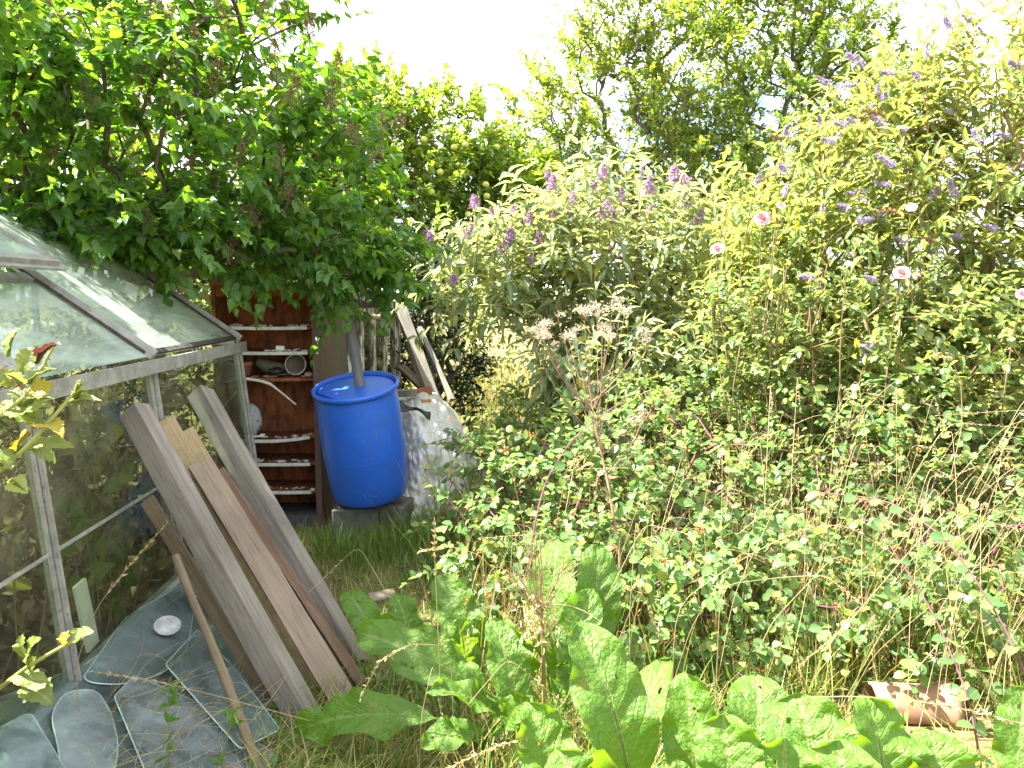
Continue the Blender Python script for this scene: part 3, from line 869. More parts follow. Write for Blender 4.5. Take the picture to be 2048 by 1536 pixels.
# loose white edging strip that droops across the cabinet
P = np.concatenate([bez(W(472, 756, yc - .03), W(515, 757, yc - .035), W(541, 768, yc - .04), 8)[:-1], bez(W(541, 768, yc - .04), W(546, 771, yc - .05), W(592, 809, yc - .09), 8)])
b = MB()
for i in range(len(P) - 1):
    b.bar(P[i], P[i + 1] + (P[i + 1] - P[i]) * .03, .006, .018 * (1 - .75 * max(0, (i - 6) / 9)), (0.2, 0, 1))
tag(b.build('edging_strip', M_CREAM), 'loose pale edging strip drooping across the cabinet front', 'strip')

# ------------------------------------------------------------------ blue barrel
m = NT('blue_polythene'); v = m.mapping((1, 1, 1)); n1 = m.noise(5, v, 5); n2 = m.noise(60, m.mapping((1, 1, .25)), 3)
c = m.mix(n1, (0.015, 0.09, 0.49), (0.026, 0.14, 0.64))
c = m.mix(m.ramp(n2, [(.60, 0), (.75, .25)]), c, (0.16, 0.25, 0.46))
c = m.mix(m.ramp(m.noise(7, m.mapping((2.5, 2.5, .5), loc=(4, 2, 1)), 5), [(.55, 0), (.75, .35)]), c, (0.10, 0.14, 0.20))
scr = m.noise(3.0, m.mapping((40, 40, 3), loc=(1, 5, 2)), 3)
c = m.mix(m.ramp(scr, [(.68, 0), (.72, .35)]), c, (0.22, 0.34, 0.62))
M_BLUE = m.done(m.bsdf(c, m.ramp(n1, [(.3, .30), (.7, .46)]), 0.5, m.bump(m.noise(3.0, v, 2), .12, .02)))
pb, pt = W(742, 984, 5.42), W(713, 765, 5.30)
zx = unit(pt - pb); hB = np.linalg.norm(pt - pb)
zx = unit(zx + np.array([0, -0.07, 0]))
xx = unit(np.cross([0, 1, 0], zx)); yy = np.cross(zx, xx)
MBar = Matrix(((xx[0], yy[0], zx[0], pb[0]), (xx[1], yy[1], zx[1], pb[1]), (xx[2], yy[2], zx[2], pb[2]), (0, 0, 0, 1)))
bar = thing('water_barrel', 'large blue plastic barrel tilting on concrete blocks', 'barrel', pb)
Rb = 0.262
prof = [(.001, .03), (Rb * .80, .03), (Rb * .84, .004), (Rb * .90, 0), (Rb * .93, .012), (Rb * .955, .05), (Rb * .985, .13), (Rb * 1.0, .24)]
h1, h2 = hB * .42, hB * .70
prof += [(Rb * 1.018, h1 - .02), (Rb * 1.019, h1 - .008), (Rb * 1.0145, h1), (Rb * 1.019, h1 + .008), (Rb * 1.018, h1 + .02), (Rb * 1.014, h2 - .014), (Rb * 1.009, h2), (Rb * 1.012, h2 + .014),
         (Rb * 1.0, hB - .12), (Rb * .98, hB - .05), (Rb * .97, hB - .03), (Rb * .97, hB - .02)]
b = MB(); b.lathe(prof, 64, MBar); b.build('body', M_BLUE, bar, True)
b = MB(); b.lathe([(Rb * .965, hB - .04), (Rb * 1.03, hB - .034), (Rb * 1.055, hB - .018), (Rb * 1.05, hB - .002), (Rb * 1.02, hB + .004), (Rb * .985, hB), (Rb * .972, hB - .02), (Rb * .968, hB - .055)], 64, MBar); b.build('rim', M_BLUE, bar, True)
b = MB(); b.lathe([(.001, hB - .055), (Rb * .967, hB - .055)], 64, MBar)
# raised half of the head
nn = 24; th = np.linspace(-1.75, math.pi + .1, nn)
arc = np.stack([Rb * .93 * np.cos(th), Rb * .93 * np.sin(th)], 1)
top = np.array([[x_, y_, hB - .022] for x_, y_ in arc]); bot = np.array([[x_ * 1.02, y_ * 1.02, hB - .056] for x_, y_ in arc])
V = np.concatenate([top, bot]) @ np.array(MBar.to_3x3()).T + np.array(MBar.translation)
b.add(V, [tuple(range(nn))] + [(i, nn + i, nn + (i + 1) % nn, (i + 1) % nn) for i in range(nn)])
lid = b.build('barrel_head', M_BLUE, bar)
b = MB(); b.lathe([(.001, .014), (.022, .014), (.026, .01), (.028, 0)], 20, MBar @ Matrix.Translation((-.16, .06, hB - .054))); b.build('bung', M_BLUE, lid, True)
p, q = W(722, 775, 5.30), W(690, 600, 5.42)
b = MB(); b.tube(np.linspace(p - np.array([0, 0, .02]), q, 8), .033, 20); b.tube(np.linspace(q - (q - p) * .12, q - (q - p) * .02, 3), .038, 20)
tag(b.build('drainpipe', simple('grey_pvc', (.11, .11, .115), .5, .4, .2, 8, .05), smooth=True), 'grey plastic downpipe running into the blue barrel', 'pipe')
M_CONC = simple('mossy_concrete', (.13, .13, .115), .9, .2, .4, 18, .6)
for k, (u, v_, d, sx, yaw, lab) in enumerate([(722, 1024, 5.40, .30, .08, 'left grey concrete block beneath the blue barrel'), (790, 1022, 5.46, .22, -.12, 'small concrete block beneath the right barrel edge')]):
    cx = W(u, v_, d)[0]; cs, sn = math.cos(yaw), math.sin(yaw)
    b = MB(); b.box((cx - (.03 if k == 0 else .0), d + .06, .105), (sx, .38, .235 + .012 * k), np.array([[cs, sn, 0], [-sn, cs, 0], [0, 0, 1]]))
    tag(mod_bevel(b.build('concrete_block', M_CONC), .012, 3), lab, 'block', 'blocks under the barrel')

# ------------------------------------------------------------------ shed behind
shed = thing('shed', 'ramshackle wooden shed with peeling window behind the barrel', 'shed', (-1.6, 6.9, 0))
xs_ = W(640, 700, 5.99)[0] + .02
M_SIDE = simple('brown_hardboard', (.13, .108, .082), .85, .15, .3, 40, .3)
b = MB(); b.bar((xs_, 5.99, .8), (xs_ + .03, 6.62, .8), .03, 1.62); b.build('side_board', M_SIDE, shed)
wl0, wl1 = np.array([xs_ + .035, 6.64, 0]), np.array([W(790, 700, 7.5)[0], 7.5, 0])
up = np.array([0, 0, 1.0])
def SW(t, z): return wl0 + (wl1 - wl0) * t + up * z
b = MB(); b.bar(SW(0, .42), SW(1, .42), .04, .84); b.build('lower_wall', W_DARK, shed)
m = NT('peeling_white_paint'); v = m.mapping((1, 1, 1)); n1 = m.noise(30, m.mapping((1, 1, .3)), 5)
PEEL = m.done(m.bsdf(m.mix(m.ramp(n1, [(.47, 0), (.55, 1)]), (.20, .17, .13), (.60, .59, .53)), .8, .2, m.bump(n1, .5, .003)))
wf = MB()
for t in (.02, .28, .52, .76, .98): wf.bar(SW(t, .86), SW(t, 1.48), .055 if t in (.02, .98) else .035, .06, wl1 - wl0)
wf.bar(SW(0, .88), SW(1, .88), .062, .06); wf.bar(SW(0, 1.47), SW(1, 1.47), .062, .06)
wfo = wf.build('window', PEEL, shed)
b = MB(); b.bar(SW(.04, 1.17), SW(.96, 1.17), .006, .54); b.build('pane', M_WALLGLASS, wfo)
b = MB(); b.bar(SW(1.03, 0), SW(1.03, 1.62), .06, .06, wl1 - wl0); b.build('corner_post', PEEL, shed)
b = MB(); b.box((-1.72, 8.0, .8), (.9, .04, 1.6)); b.build('back_wall', W_DARK, shed)
b = MB(); b.box((-2.15, 7.0, .8), (.04, 1.96, 1.6)); b.build('end_wall', W_DARK, shed)
# corrugated roof
nx = 90; G_ = np.zeros((nx, 2, 3)); t = np.linspace(0, 1, nx)
e0, e1 = np.array([xs_ - .05, 5.75, 1.72]), np.array([wl1[0] + .12, 7.7, 1.50])
r0_, r1_ = e0 + np.array([-.95, .12, .20]), e1 + np.array([-1.15, .2, .28])
wv = .012 * np.sin(t * 2 * math.pi * 24)
G_[:, 0] = e0 + (e1 - e0) * t[:, None]; G_[:, 1] = r0_ + (r1_ - r0_) * t[:, None]; G_[..., 2] += wv[:, None]
b = MB(); b.grid(G_)
m = NT('weathered_corrugated_sheet'); v = m.mapping((1, 1, 1)); n1 = m.noise(5, v, 5)
rm = m.done(m.bsdf(m.mix(m.ramp(n1, [(.35, 0), (.65, 1)]), (.30, .20, .16), (.52, .46, .42)), .7, .3))
ro = b.build('roof', rm, shed, True); md = ro.modifiers.new('solid', 'SOLIDIFY'); md.thickness = .006
b = MB(); b.bar(e0 + [0, 0, -.03], e1 + [0, 0, -.03], .025, .05); b.build('eaves_board', W_OLD, shed)
P = np.concatenate([bez(W(690, 610, 6.3), W(735, 642, 6.4), W(775, 632, 6.6), 8)[:-1], bez(W(775, 632, 6.6), W(796, 626, 6.65), W(797, 600, 6.7), 8)])
b = MB(); b.tube(P, np.linspace(.022, .016, len(P)), 8)
tag(b.build('bent_branch', simple('lichened_bark', (.34, .31, .22), .9, .1, .4, 30, .6), smooth=True), 'pale curved dead branch hanging along the shed eaves', 'branch')
# grey upright and rails seen between lilac and greenhouse gable
b = MB(); b.bar(W(430, 660, 5.9) * [1, 1, 0], W(430, 490, 5.9), .05, .05, (0, 1, 0))
tag(b.build('fence_post', W_OLD), 'slim grey upright post between greenhouse gable and cabinet', 'post')
b = MB(); b.bar(W(255, 545, 5.95), W(445, 545, 5.95), .035, .06, (0, 0, 1))
tag(b.build('grey_rail', W_OLD), 'grey wooden rail just under the lilac leaves', 'rail')
b = MB(); b.bar(W(268, 548, 5.7), W(420, 597, 5.75), .03, .03, (0, 0, 1))
tag(b.build('yellow_lath', simple('faded_cream_lath', (.50, .46, .30), .8)), 'faded cream lath sloping beyond the greenhouse gable', 'lath')

# ------------------------------------------------------------------ timbers leaning beyond the barrel, tarpaulin heap
lg = 'old timbers propped behind the tarpaulin heap'
for (u0, v0, d0, u1, v1, d1, w_, t_, mat, lab) in [
    (868, 800, 6.7, 800, 612, 7.2, .10, .035, W_OLD, 'broad silvered timber propped in front of the others'),
    (850, 790, 6.9, 806, 640, 7.3, .07, .03, W_BROWN, 'short brown timber behind the broad silvered one'),
    (905, 800, 6.8, 838, 655, 7.3, .045, .035, W_OLD, 'slim silvered timber, rightmost of the propped ones'),
    (888, 815, 6.9, 815, 690, 7.2, .06, .03, W_BROWN, 'brown timber lying at a low slant near the tarpaulin'),
    (925, 850, 6.6, 802, 735, 7.0, .07, .04, W_BROWN, 'long low timber running down beside the tarpaulin')]:
    timber('old_timber', lab, W(u0, v0, d0), W(u1, v1, d1), w_, t_, (.5, -.8, .3), mat, .003, group=lg, cat='timber')

na, nb = 130, 160
u_ = np.linspace(-1, 1, nb)[None]; v_ = np.linspace(0, 1, na)[:, None]
cx0, cy0 = W(845, 900, 5.95)[0], 6.05
lx = 0.44 + .10 * v_ ** 2
G_ = np.zeros((na, nb, 3))
hgt = .84 * (1 - v_ ** 1.7)
G_[..., 0] = cx0 + u_ * lx + .10 * v_ + .22 * np.maximum(u_, 0) * v_ ** 1.5
G_[..., 1] = cy0 + .22 - .62 * np.sqrt(v_) * np.cos(u_ * 1.25) + .15 * u_ ** 2
G_[..., 2] = hgt * (1 - .55 * np.abs(u_) ** 2.4 - .25 * np.maximum(u_, 0)) + .02
def fold_noise(x, y, seed, oct_=5):
    r_ = np.random.RandomState(seed); o = 0
    for k in range(oct_):
        f = 1.9 ** k
        for _ in range(3):
            a = r_.uniform(0, 6.28); ph = r_.uniform(0, 6.28)
            s__ = np.sin((x * math.cos(a) + y * math.sin(a)) * 4.2 * f + ph + 0.6 * np.sin(x * 3 * f + ph))
            o = o + (1 - np.abs(s__)) / f
    return o / 6
fn = fold_noise(u_ * 1.0 + 0 * v_, v_ * 1.4 + 0 * u_, 3)
f2 = fold_noise(u_ * 2.3 + 0 * v_ + .7, v_ * 3.0 + 0 * u_ + .2, 8, 6)
f3 = fold_noise(u_ * 5 + 0 * v_ + .3, v_ * 6.5 + 0 * u_ + .9, 12, 4)
G_[..., 1] -= (.20 * fn + .10 * f2 + .035 * f3) * (.35 + v_); G_[..., 2] += (.06 * fn + .05 * f2) * (1 - .7 * v_); G_[..., 0] += .05 * f2 - .02
b = MB(); b.grid(G_)
m = NT('dirty_white_tarpaulin'); v = m.mapping((1, 1, 1)); n1 = m.noise(4, v, 5); n2 = m.noise(30, v, 4)
c = m.mix(m.ramp(n1, [(.50, 0), (.72, .8)]), (.64, .64, .61), (.40, .36, .24))
c = m.mix(m.ramp(n2, [(.58, 0), (.72, .6)]), c, (.25, .22, .15))
o = b.build('tarpaulin', m.done(m.bsdf(c, .6, .35, m.bump(n2, .35, .004))), smooth=True); md = o.modifiers.new('solid', 'SOLIDIFY'); md.thickness = .004
tag(o, 'crumpled dirty white tarpaulin draped over a heap', 'tarpaulin')
b = MB(); b.tube(np.array([[cx0 + .42 * t + .08, 5.62 - .1 * math.sin(t * 3), .10 + .06 * math.sin(t * 3.1)] for t in np.linspace(0, 1, 12)]), .05 + .035 * np.sin(np.linspace(0, 3.14, 12)) + rs.normal(0, .008, 12), 10)
o = b.build('rolled_sacking', simple('tan_sacking', (.40, .33, .21), .9, .1, .3, 25, .6), smooth=True)
tag(o, 'tan crumpled sacking lying at the foot of tarpaulin', 'sacking')
zt_ = .84
b = MB()
b.box((cx0 - .18, 6.02, zt_ + .055), (.26, .10, .05), np.array([[.93, -.36, .05], [.36, .93, 0], [-.05, .02, 1]]))
tag(mod_bevel(b.build('wood_offcut', W_OLD), .004), 'short grey wood offcut lying on top of the tarpaulin', 'offcut')
br = simple('red_brick', (.30, .10, .06), .9, .1, .3, 20, .5)
b = MB(); b.box((cx0 - .01, 6.10, zt_ + .05), (.13, .09, .06), np.array([[.9, .3, .2], [-.3, .95, 0], [-.2, -.06, 1]]))
tag(mod_bevel(b.build('brick_piece', br), .01), 'broken red brick on top of the tarpaulin', 'brick')
b = MB(); b.box((cx0 + .03, 5.93, zt_ + .012), (.07, .05, .02), np.array([[.9, .4, .0], [-.4, .9, 0], [0, 0, 1]]))
tag(mod_bevel(b.build('tile_piece', simple('orange_tile', (.55, .22, .06), .8)), .004), 'small orange tile fragment on the tarpaulin', 'tile')
xk = np.linspace(0, 1, 14); G_ = np.zeros((14, 6, 3))
G_[..., 0] = cx0 - .22 + .30 * xk[:, None]; G_[..., 1] = 5.78 + .09 * np.linspace(-.5, .5, 6) * (.5 + .5 * np.sin(xk * 7))[:, None] + .03 * np.sin(xk * 5)[:, None]
G_[..., 2] = zt_ - .035 + .8 * (G_[..., 1] - 5.78) + .016 * np.sin(xk * 11)[:, None] + .012 * np.sin(np.arange(6) * 2.2)
b = MB(); b.grid(G_); o = b.build('plastic_scrap', simple('black_polythene', (.022, .022, .024), .4, .5), smooth=True); md = o.modifiers.new('solid', 'SOLIDIFY'); md.thickness = .003
tag(o, 'black plastic scrap lying over the tarpaulin', 'scrap')

# broken terracotta pipe half buried on the right
p0, p1 = W(1742, 1385, 3.02) * [1, 1, 0] + [0, 0, .075], W(1905, 1390, 3.0) * [1, 1, 0] + [0, 0, .07]
b = MB(); G_ = np.zeros((12, 14, 3)); t = np.linspace(0, 1, 12); a = np.linspace(-.25, math.pi + .25, 14)
ax_ = unit(p1 - p0); n_ = np.array([0, 0, 1.0]); s__ = np.cross(ax_, n_)
for i, tt in enumerate(t):
    r_ = .075 if tt < .85 else .092
    for j, aa_ in enumerate(a): G_[i, j] = p0 + (p1 - p0) * tt + s__ * r_ * math.cos(aa_) + n_ * (r_ * math.sin(aa_) - .03)
b.grid(G_); o = b.build('clay_pipe', simple('dusty_terracotta', (.30, .175, .12), .9, .1, .25, 18, .3), smooth=True); md = o.modifiers.new('solid', 'SOLIDIFY'); md.thickness = .014
tag(o, 'broken terracotta pipe half buried in dry grass', 'pipe')
b = MB(); b.box(W(765, 1195, 3.75) + [0, 0, .01], (.13, .09, .012), np.array([[.9, .3, .1], [-.3, .9, .1], [-.1, -.1, 1]]))
tag(mod_bevel(b.build('wood_chip', W_PINK), .004), 'pale wood chip lying on the grass path', 'chip')
# ------------------------------------------------------------------ plant materials
def bark(name, a, b_, lich=None):
    m = NT(name); v = m.mapping((1, 1, 1)); n1 = m.noise(30, m.mapping((1, 1, .35)), 5)
    c = m.mix(m.ramp(n1, [(.35, 0), (.65, 1)]), a, b_)
    if lich: c = m.mix(m.ramp(m.noise(9, v, 4), [(.55, 0), (.68, .7)]), c, lich)
    return m.done(m.bsdf(c, .9, .1, m.bump(n1, .6, .006)))

BARK_LILAC = bark('lilac_bark', (.085, .065, .045), (.17, .14, .10), (.20, .20, .14))
BARK_DARK = bark('fruit_tree_bark', (.10, .085, .065), (.19, .16, .12), (.17, .17, .10))
STEM_TAN = bark('tan_shrub_stem', (.16, .115, .055), (.27, .21, .11))
STEM_PURPLE = bark('purple_cane', (.13, .05, .07), (.22, .10, .11))
LEAF_LILAC = leaf_mat('lilac_leaf', [(0, (0.057, 0.146, 0.034)), (.5, (0.089, 0.209, 0.043)), (.85, (0.127, 0.247, 0.046)), (1, (0.164, 0.253, 0.045))], .54, .36, .55, None, .35, (2.0, 1.9, .35))
LEAF_APPLE = leaf_mat('apple_leaf', [(0, (0.142, 0.251, 0.055)), (.5, (0.214, 0.335, 0.076)), (.85, (0.309, 0.400, 0.089)), (1, (0.427, 0.451, 0.110))], .55, .45, .4, None, 0, (1.35, 1.25, .4))
LEAF_PLUM = leaf_mat('plum_leaf', [(0, (0.127, 0.219, 0.057)), (.45, (0.207, 0.315, 0.079)), (.8, (0.311, 0.386, 0.101)), (1, (0.483, 0.464, 0.115))], .55, .45, .4, None, 0, (1.35, 1.25, .4))
LEAF_PLUM2 = leaf_mat('dense_plum_leaf', [(0, (0.120, 0.221, 0.060)), (.5, (0.191, 0.308, 0.083)), (.85, (0.287, 0.375, 0.098)), (1, (0.454, 0.442, 0.120))], .55, .45, .4, None, 0, (1.35, 1.25, .4))
LEAF_BUD = leaf_mat('grey_buddleia_leaf', [(0, (.155, .225, .13)), (.6, (.24, .305, .18)), (.9, (.31, .36, .17)), (1, (.44, .40, .08))], .45, .55, .3, (.42, .47, .36), .4, (1.3, 1.25, .5))
LEAF_BUD2 = leaf_mat('yellow_buddleia_leaf', [(0, (0.106, 0.180, 0.050)), (.5, (0.170, 0.255, 0.072)), (.85, (0.230, 0.300, 0.083)), (1, (0.386, 0.380, 0.066))], .48, .5, .35, (.36, .40, .22), .4, (1.3, 1.2, .45))
LEAF_ROSE = leaf_mat('rose_leaf', [(0, (0.110, 0.198, 0.061)), (.6, (0.182, 0.275, 0.077)), (.9, (0.275, 0.330, 0.083)), (1, (0.440, 0.407, 0.088))], .46, .35, .5, (.26, .31, .2), .3)
LEAF_ROUND = leaf_mat('round_shrub_leaf', [(0, (0.092, 0.200, 0.059)), (.55, (0.151, 0.275, 0.086)), (.88, (0.227, 0.324, 0.097)), (1, (0.410, 0.400, 0.108))], .46, .42, .42, (.24, .31, .2), .35)
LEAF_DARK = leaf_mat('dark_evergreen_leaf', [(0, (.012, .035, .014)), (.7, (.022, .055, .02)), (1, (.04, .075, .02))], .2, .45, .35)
LEAF_HEDGE = leaf_mat('hedge_leaf', [(0, (.05, .085, .02)), (.6, (.09, .125, .03)), (1, (.17, .17, .04))], .38, .5, .3)
LEAF_BIG = leaf_mat('horseradish_leaf', [(0, (.080, .20, .022)), (1, (.145, .275, .034))], .48, .36, .5, None, .40, (1.6, 1.45, .3), .4, .55, 13)
LEAF_BRAMBLE = leaf_mat('bramble_leaf', [(0, (.12, .21, .045)), (.5, (.20, .27, .06)), (1, (.34, .33, .06))], .42, .4, .5, (.30, .36, .22), .5, (1.3, 1.25, .4), 0, .3, 9)
LEAF_YELLOW = leaf_mat('yellowing_bramble_leaf', [(0, (.34, .30, .03)), (1, (.50, .40, .04))], .42, .45, .4, None, .5, (1.2, 1.1, .4), .3, .3, 9)
LEAF_WINE = leaf_mat('dark_red_bramble_leaf', [(0, (.10, .03, .035)), (1, (.13, .04, .04))], .3, .5, .4, None, .3, (1.2, .9, .8), 0, .3, 9)
LEAF_VINE = leaf_mat('vine_leaf', [(0, (.10, .17, .035)), (.6, (.17, .23, .06)), (1, (.30, .29, .08))], .4, .5, .3, None, .4)
LEAF_DEAD = leaf_mat('dead_brown_leaf', [(0, (0.108, 0.065, 0.036)), (.6, (0.194, 0.130, 0.072)), (1, (0.302, 0.223, 0.137))], .2, .8, .15, None, 0, (1, .9, .7))
GRASS_G = leaf_mat('green_grass_blade', [(0, (0.098, 0.208, 0.033)), (.6, (0.163, 0.286, 0.052)), (.82, (0.260, 0.312, 0.078)), (1, (0.468, 0.377, 0.156))], .35, .5, .35, None, 0)
GRASS_MIX = leaf_mat('summer_grass_blade', [(0, (.13, .19, .035)), (.4, (.24, .25, .06)), (.7, (.38, .32, .12)), (1, (.52, .42, .21))], .35, .55, .3, None, 0, (1.2, 1.1, .5))
STRAW = leaf_mat('dry_straw', [(0, (.26, .18, .08)), (.5, (.40, .30, .15)), (1, (.55, .44, .25))], .25, .7, .25, None, 0, (1.1, 1, .6))
STRAW_PALE = leaf_mat('pale_seed_straw', [(0, (.46, .36, .18)), (1, (.66, .55, .33))], .3, .7, .25, None, 0, (1.1, 1, .6))
BROWNSEED = leaf_mat('brown_seed_capsule', [(0, (.075, .05, .028)), (.6, (.13, .085, .045)), (1, (.21, .14, .07))], .15, .8, .15, None, 0, (1, .9, .7))


def plant(name, label, cat, base, path, blobs, n, leafmat, barkmat, spr, tips_per=2, shell=.45, r0=.003, rmax=.1, out=.7, upw=.5, bal=.25, leafname='crown', stemname='trunk', group=None, twigs=True, step=.16, e=.5):
    t = thing(name, label, cat, base, group)
    A_, d, k = blob_points(blobs, n, shell)
    A_ = A_[A_[:, 2] > .08]
    S, par, cnt, tips, td = grow(path, A_, step=step, bal=bal)
    sm = MB(); skeleton(sm, S, par, cnt, r0=r0, rmax=rmax, e=e)
    P = np.repeat(S[tips], tips_per, 0)
    cen = np.average(np.array(blobs)[:, :3], 0, np.array(blobs)[:, 6])
    o_ = unit(P - cen)
    D = np.repeat(td, tips_per, 0) * .7 + o_ * out + rs.normal(0, .55, P.shape) + np.array([0, 0, upw])
    lv = Leaves()
    ln = spr.pop('len')
    e_, de = spray(lv, P, D, ln * rs.uniform(.6, 1.25, len(P)), twig=sm if twigs else None, **spr)
    sm.build(stemname, barkmat, t, True)
    return t, lv, S, tips, e_, de


# ------------------------------------------------------------------ lilac overhanging the greenhouse
base = np.array([-2.62, 5.95, 0])
path = [base, base + [.02, -.05, .6], base + [.10, -.15, 1.1], base + [.22, -.25, 1.55]]
bl = [(-2.3, 5.5, 2.75, 1.15, 1.0, .95, 4), (-3.45, 5.6, 2.85, .95, 1.0, 1.05, 3), (-1.38, 5.5, 2.38, .72, .7, .62, 2.2), (-1.35, 5.28, 1.88, .68, .42, .24, 1.5),
      (-1.95, 5.5, 3.5, .8, .7, .5, 1.6), (-3.2, 5.4, 3.6, .9, .8, .55, 1.7), (-2.25, 4.85, 2.10, .70, .4, .27, 2.0), (-1.9, 5.1, 1.95, .5, .3, .22, 1.2),  (-3.0, 4.75, 2.75, .8, .45, .5, 1.8), (-1.9, 4.9, 2.6, .8, .4, .5, 1.4), (-1.0, 5.25, 1.72, .34, .3, .16, .7)]
lil, lv, S, tips, e_, de = plant('lilac_bush', 'big overhanging lilac with heart shaped leaves and dead brown flower heads', 'bush', base, path, bl, 720, LEAF_LILAC, BARK_LILAC,
    dict(len=.32, k=12, L=.098, ratio=.92, tmpl=HEART, ang=62, droop=.42, up=.75, sag=.12, noise=.32, t0=.12), 2, .3, .0042, .07, .5, .25, leafname='foliage')
lv.build('foliage', LEAF_LILAC, lil)
# dead flower heads: three shapes, shared
def lilac_head(seed):
    r_ = np.random.RandomState(seed); mb = MB(); lv_ = Leaves()
    Lh = r_.uniform(.13, .18)
    mb.tube(np.array([[0, 0, 0], [.004, 0, Lh * .5], [0, .003, Lh]]), [.0022, .0018, .001], 5)
    n = 46; t = r_.uniform(.1, 1, n); a = r_.uniform(0, 6.28, n); rad = (.045 * (1 - t) + .010) * r_.uniform(.6, 1.2, n)
    P0 = np.stack([0 * t, 0 * t, t * Lh], 1); P1 = P0 + np.stack([np.cos(a) * rad, np.sin(a) * rad, rad * .8], 1)
    mb.tubes(np.stack([P0, (P0 + P1) / 2 + [0, 0, -.002], P1], 1), np.array([.001, .0009, .0007]), 3)
    q = np.repeat(P1, 3, 0) + r_.normal(0, .006, (3 * n, 3))
    lv_.add(q, r_.normal(size=(3 * n, 3)) + [0, 0, .8], r_.normal(size=(3 * n, 3)), r_.uniform(.008, .014, 3 * n), .45, SMALL)
    lv_.into(mb)
    return mb.mesh('dead_flower_head', True)
heads = [lilac_head(k) for k in range(3)]
for h in heads: h.materials.append(BROWNSEED)
LH = [(150, 20), (40, 60), (235, 40), (300, 30), (345, 35), (450, 25), (470, 75), (520, 50), (590, 30), (630, 75), (545, 110), (625, 90), (395, 110), (130, 45), (20, 130), (265, 195), (285, 210), (430, 185), (465, 165), (560, 175),
      (590, 215), (610, 190), (480, 330), (390, 345), (555, 345), (250, 440), (290, 455), (475, 430), (455, 520), (520, 460), (300, 480), (570, 400), (720, 290), (760, 270), (740, 320), (800, 260), (700, 150), (660, 220), (330, 150), (90, 330), (180, 215), (355, 240)]
for i, (u, v_) in enumerate(LH):
    p = W(u + rs.uniform(-8, 8), v_ + 10, 4.5 + rs.uniform(-.1, .2))
    d = Vector((rs.normal(0, .3), rs.normal(0, .3), 1)).to_track_quat('Z', 'Y').to_matrix().to_4x4()
    obj('dead_flower_head', heads[i % 3], None, lil, Matrix.Translation(tuple(p)) @ d @ Matrix.Scale(rs.uniform(.8, 1.2), 4))

# a second lilac beyond the greenhouse's far side: it dapples the roof and shades the timbers
base = np.array([-3.9, 3.5, 0])
bl = [(-2.72, 3.3, 3.0, .5, .75, .42, 3), (-2.85, 2.5, 3.0, .45, .45, .35, 1.2), (-2.5, 3.35, 2.75, .3, .5, .25, 1), (-3.6, 3.6, 2.9, .6, .8, .6, 1.4)]
li2, lv, S, tips, e_, de = plant('lilac_bush', 'second lilac leaning over the far side of the greenhouse roof', 'bush', base, [base, base + [.02, 0, .6], base + [.06, .02, 1.3]], bl, 290, LEAF_LILAC, BARK_LILAC,
    dict(len=.30, k=10, L=.1, ratio=1.0, tmpl=HEART, ang=62, droop=.4, up=.75, sag=.12, noise=.32, t0=.15), 2, .3, .0042, .07, .5, .25, leafname='foliage')
lv.build('foliage', LEAF_LILAC, li2)

# ------------------------------------------------------------------ fruit trees behind
base = np.array([-4.2, 8.6, 0])
bl = [(-4.6, 8.5, 2.9, 1.0, .8, 1.0, 3), (-3.2, 8.6, 2.8, 1.0, .8, 1.0, 3), (-2.3, 8.6, 2.6, .8, .7, .9, 2.4), (-4.0, 8.6, 3.9, 1.1, .8, .7, 2), (-2.8, 8.5, 1.7, 1.3, .6, .7, 2)]
eld, lv, S, tips, e_, de = plant('elder_bush', 'backlit yellow green bush glimpsed through the lilac', 'bush', base, [base, base + [.05, 0, .6], base + [.1, 0, 1.2]], bl, 560, LEAF_APPLE, BARK_DARK,
    dict(len=.3, k=12, L=.10, ratio=.5, tmpl=OVAL, ang=60, droop=.25, up=.75, opp=True), 3, .3, .0036, .07, .6, .4)
lv.build('foliage', LEAF_APPLE, eld)
base = np.array([-.95, 9.3, 0])
path = [base, base + [.03, 0, .7], base + [-.05, -.02, 1.3], base + [.02, 0, 1.7]]
bl = [(-1.6, 9, 3.2, .78, .7, .80, 3.2), (-.8, 9, 3.0, .68, .6, .68, 2.6), (-.08, 9.2, 2.75, .55, .5, .48, 1.8), (-1.0, 8.8, 2.2, 1.1, .8, .65, 3.2), (-.2, 9, 2.1, .5, .5, .4, .9), (-2.2, 9.2, 2.7, .6, .6, .7, 1.6)]
app, lv, S, tips, e_, de = plant('apple_tree', 'yellow green apple tree with small apples behind the lilac', 'tree', base, path, bl, 700, LEAF_APPLE, BARK_DARK,
    dict(len=.30, k=14, L=.090, ratio=.60, tmpl=OVAL, ang=55, droop=.15, up=.8, opp=False), 3, .3, .0034, .08, .6, .45)
lv.build('crown', LEAF_APPLE, app)
APM = simple('green_apple_skin', (.42, .44, .10), .35, .5, .15, 30, .0)
b = MB(); b.lathe([(.001, .006), (.010, .001), (.024, .004), (.033, .018), (.035, .032), (.030, .048), (.018, .057), (.007, .056), (.001, .050)], 16)
b.tube(np.array([[0, 0, .05], [.002, 0, .065], [.006, 0, .075]]), .0015, 4)
am = b.mesh('apple', True); am.materials.append(APM)
for u, v_, d in [(821, 488, 5.6), (992, 300, 8.6), (970, 375, 8.4), (910, 300, 8.4), (880, 350, 8.3), (935, 435, 8.3), (865, 390, 8.3), (930, 295, 8.4), (973, 398, 8.4), (846, 285, 8.4)]:
    obj('apple', am, None, app, Matrix.Translation(tuple(W(u, v_, d))) @ Matrix.Rotation(rs.uniform(0, 6), 4, 'Z') @ Matrix.Rotation(.3, 4, 'X'))

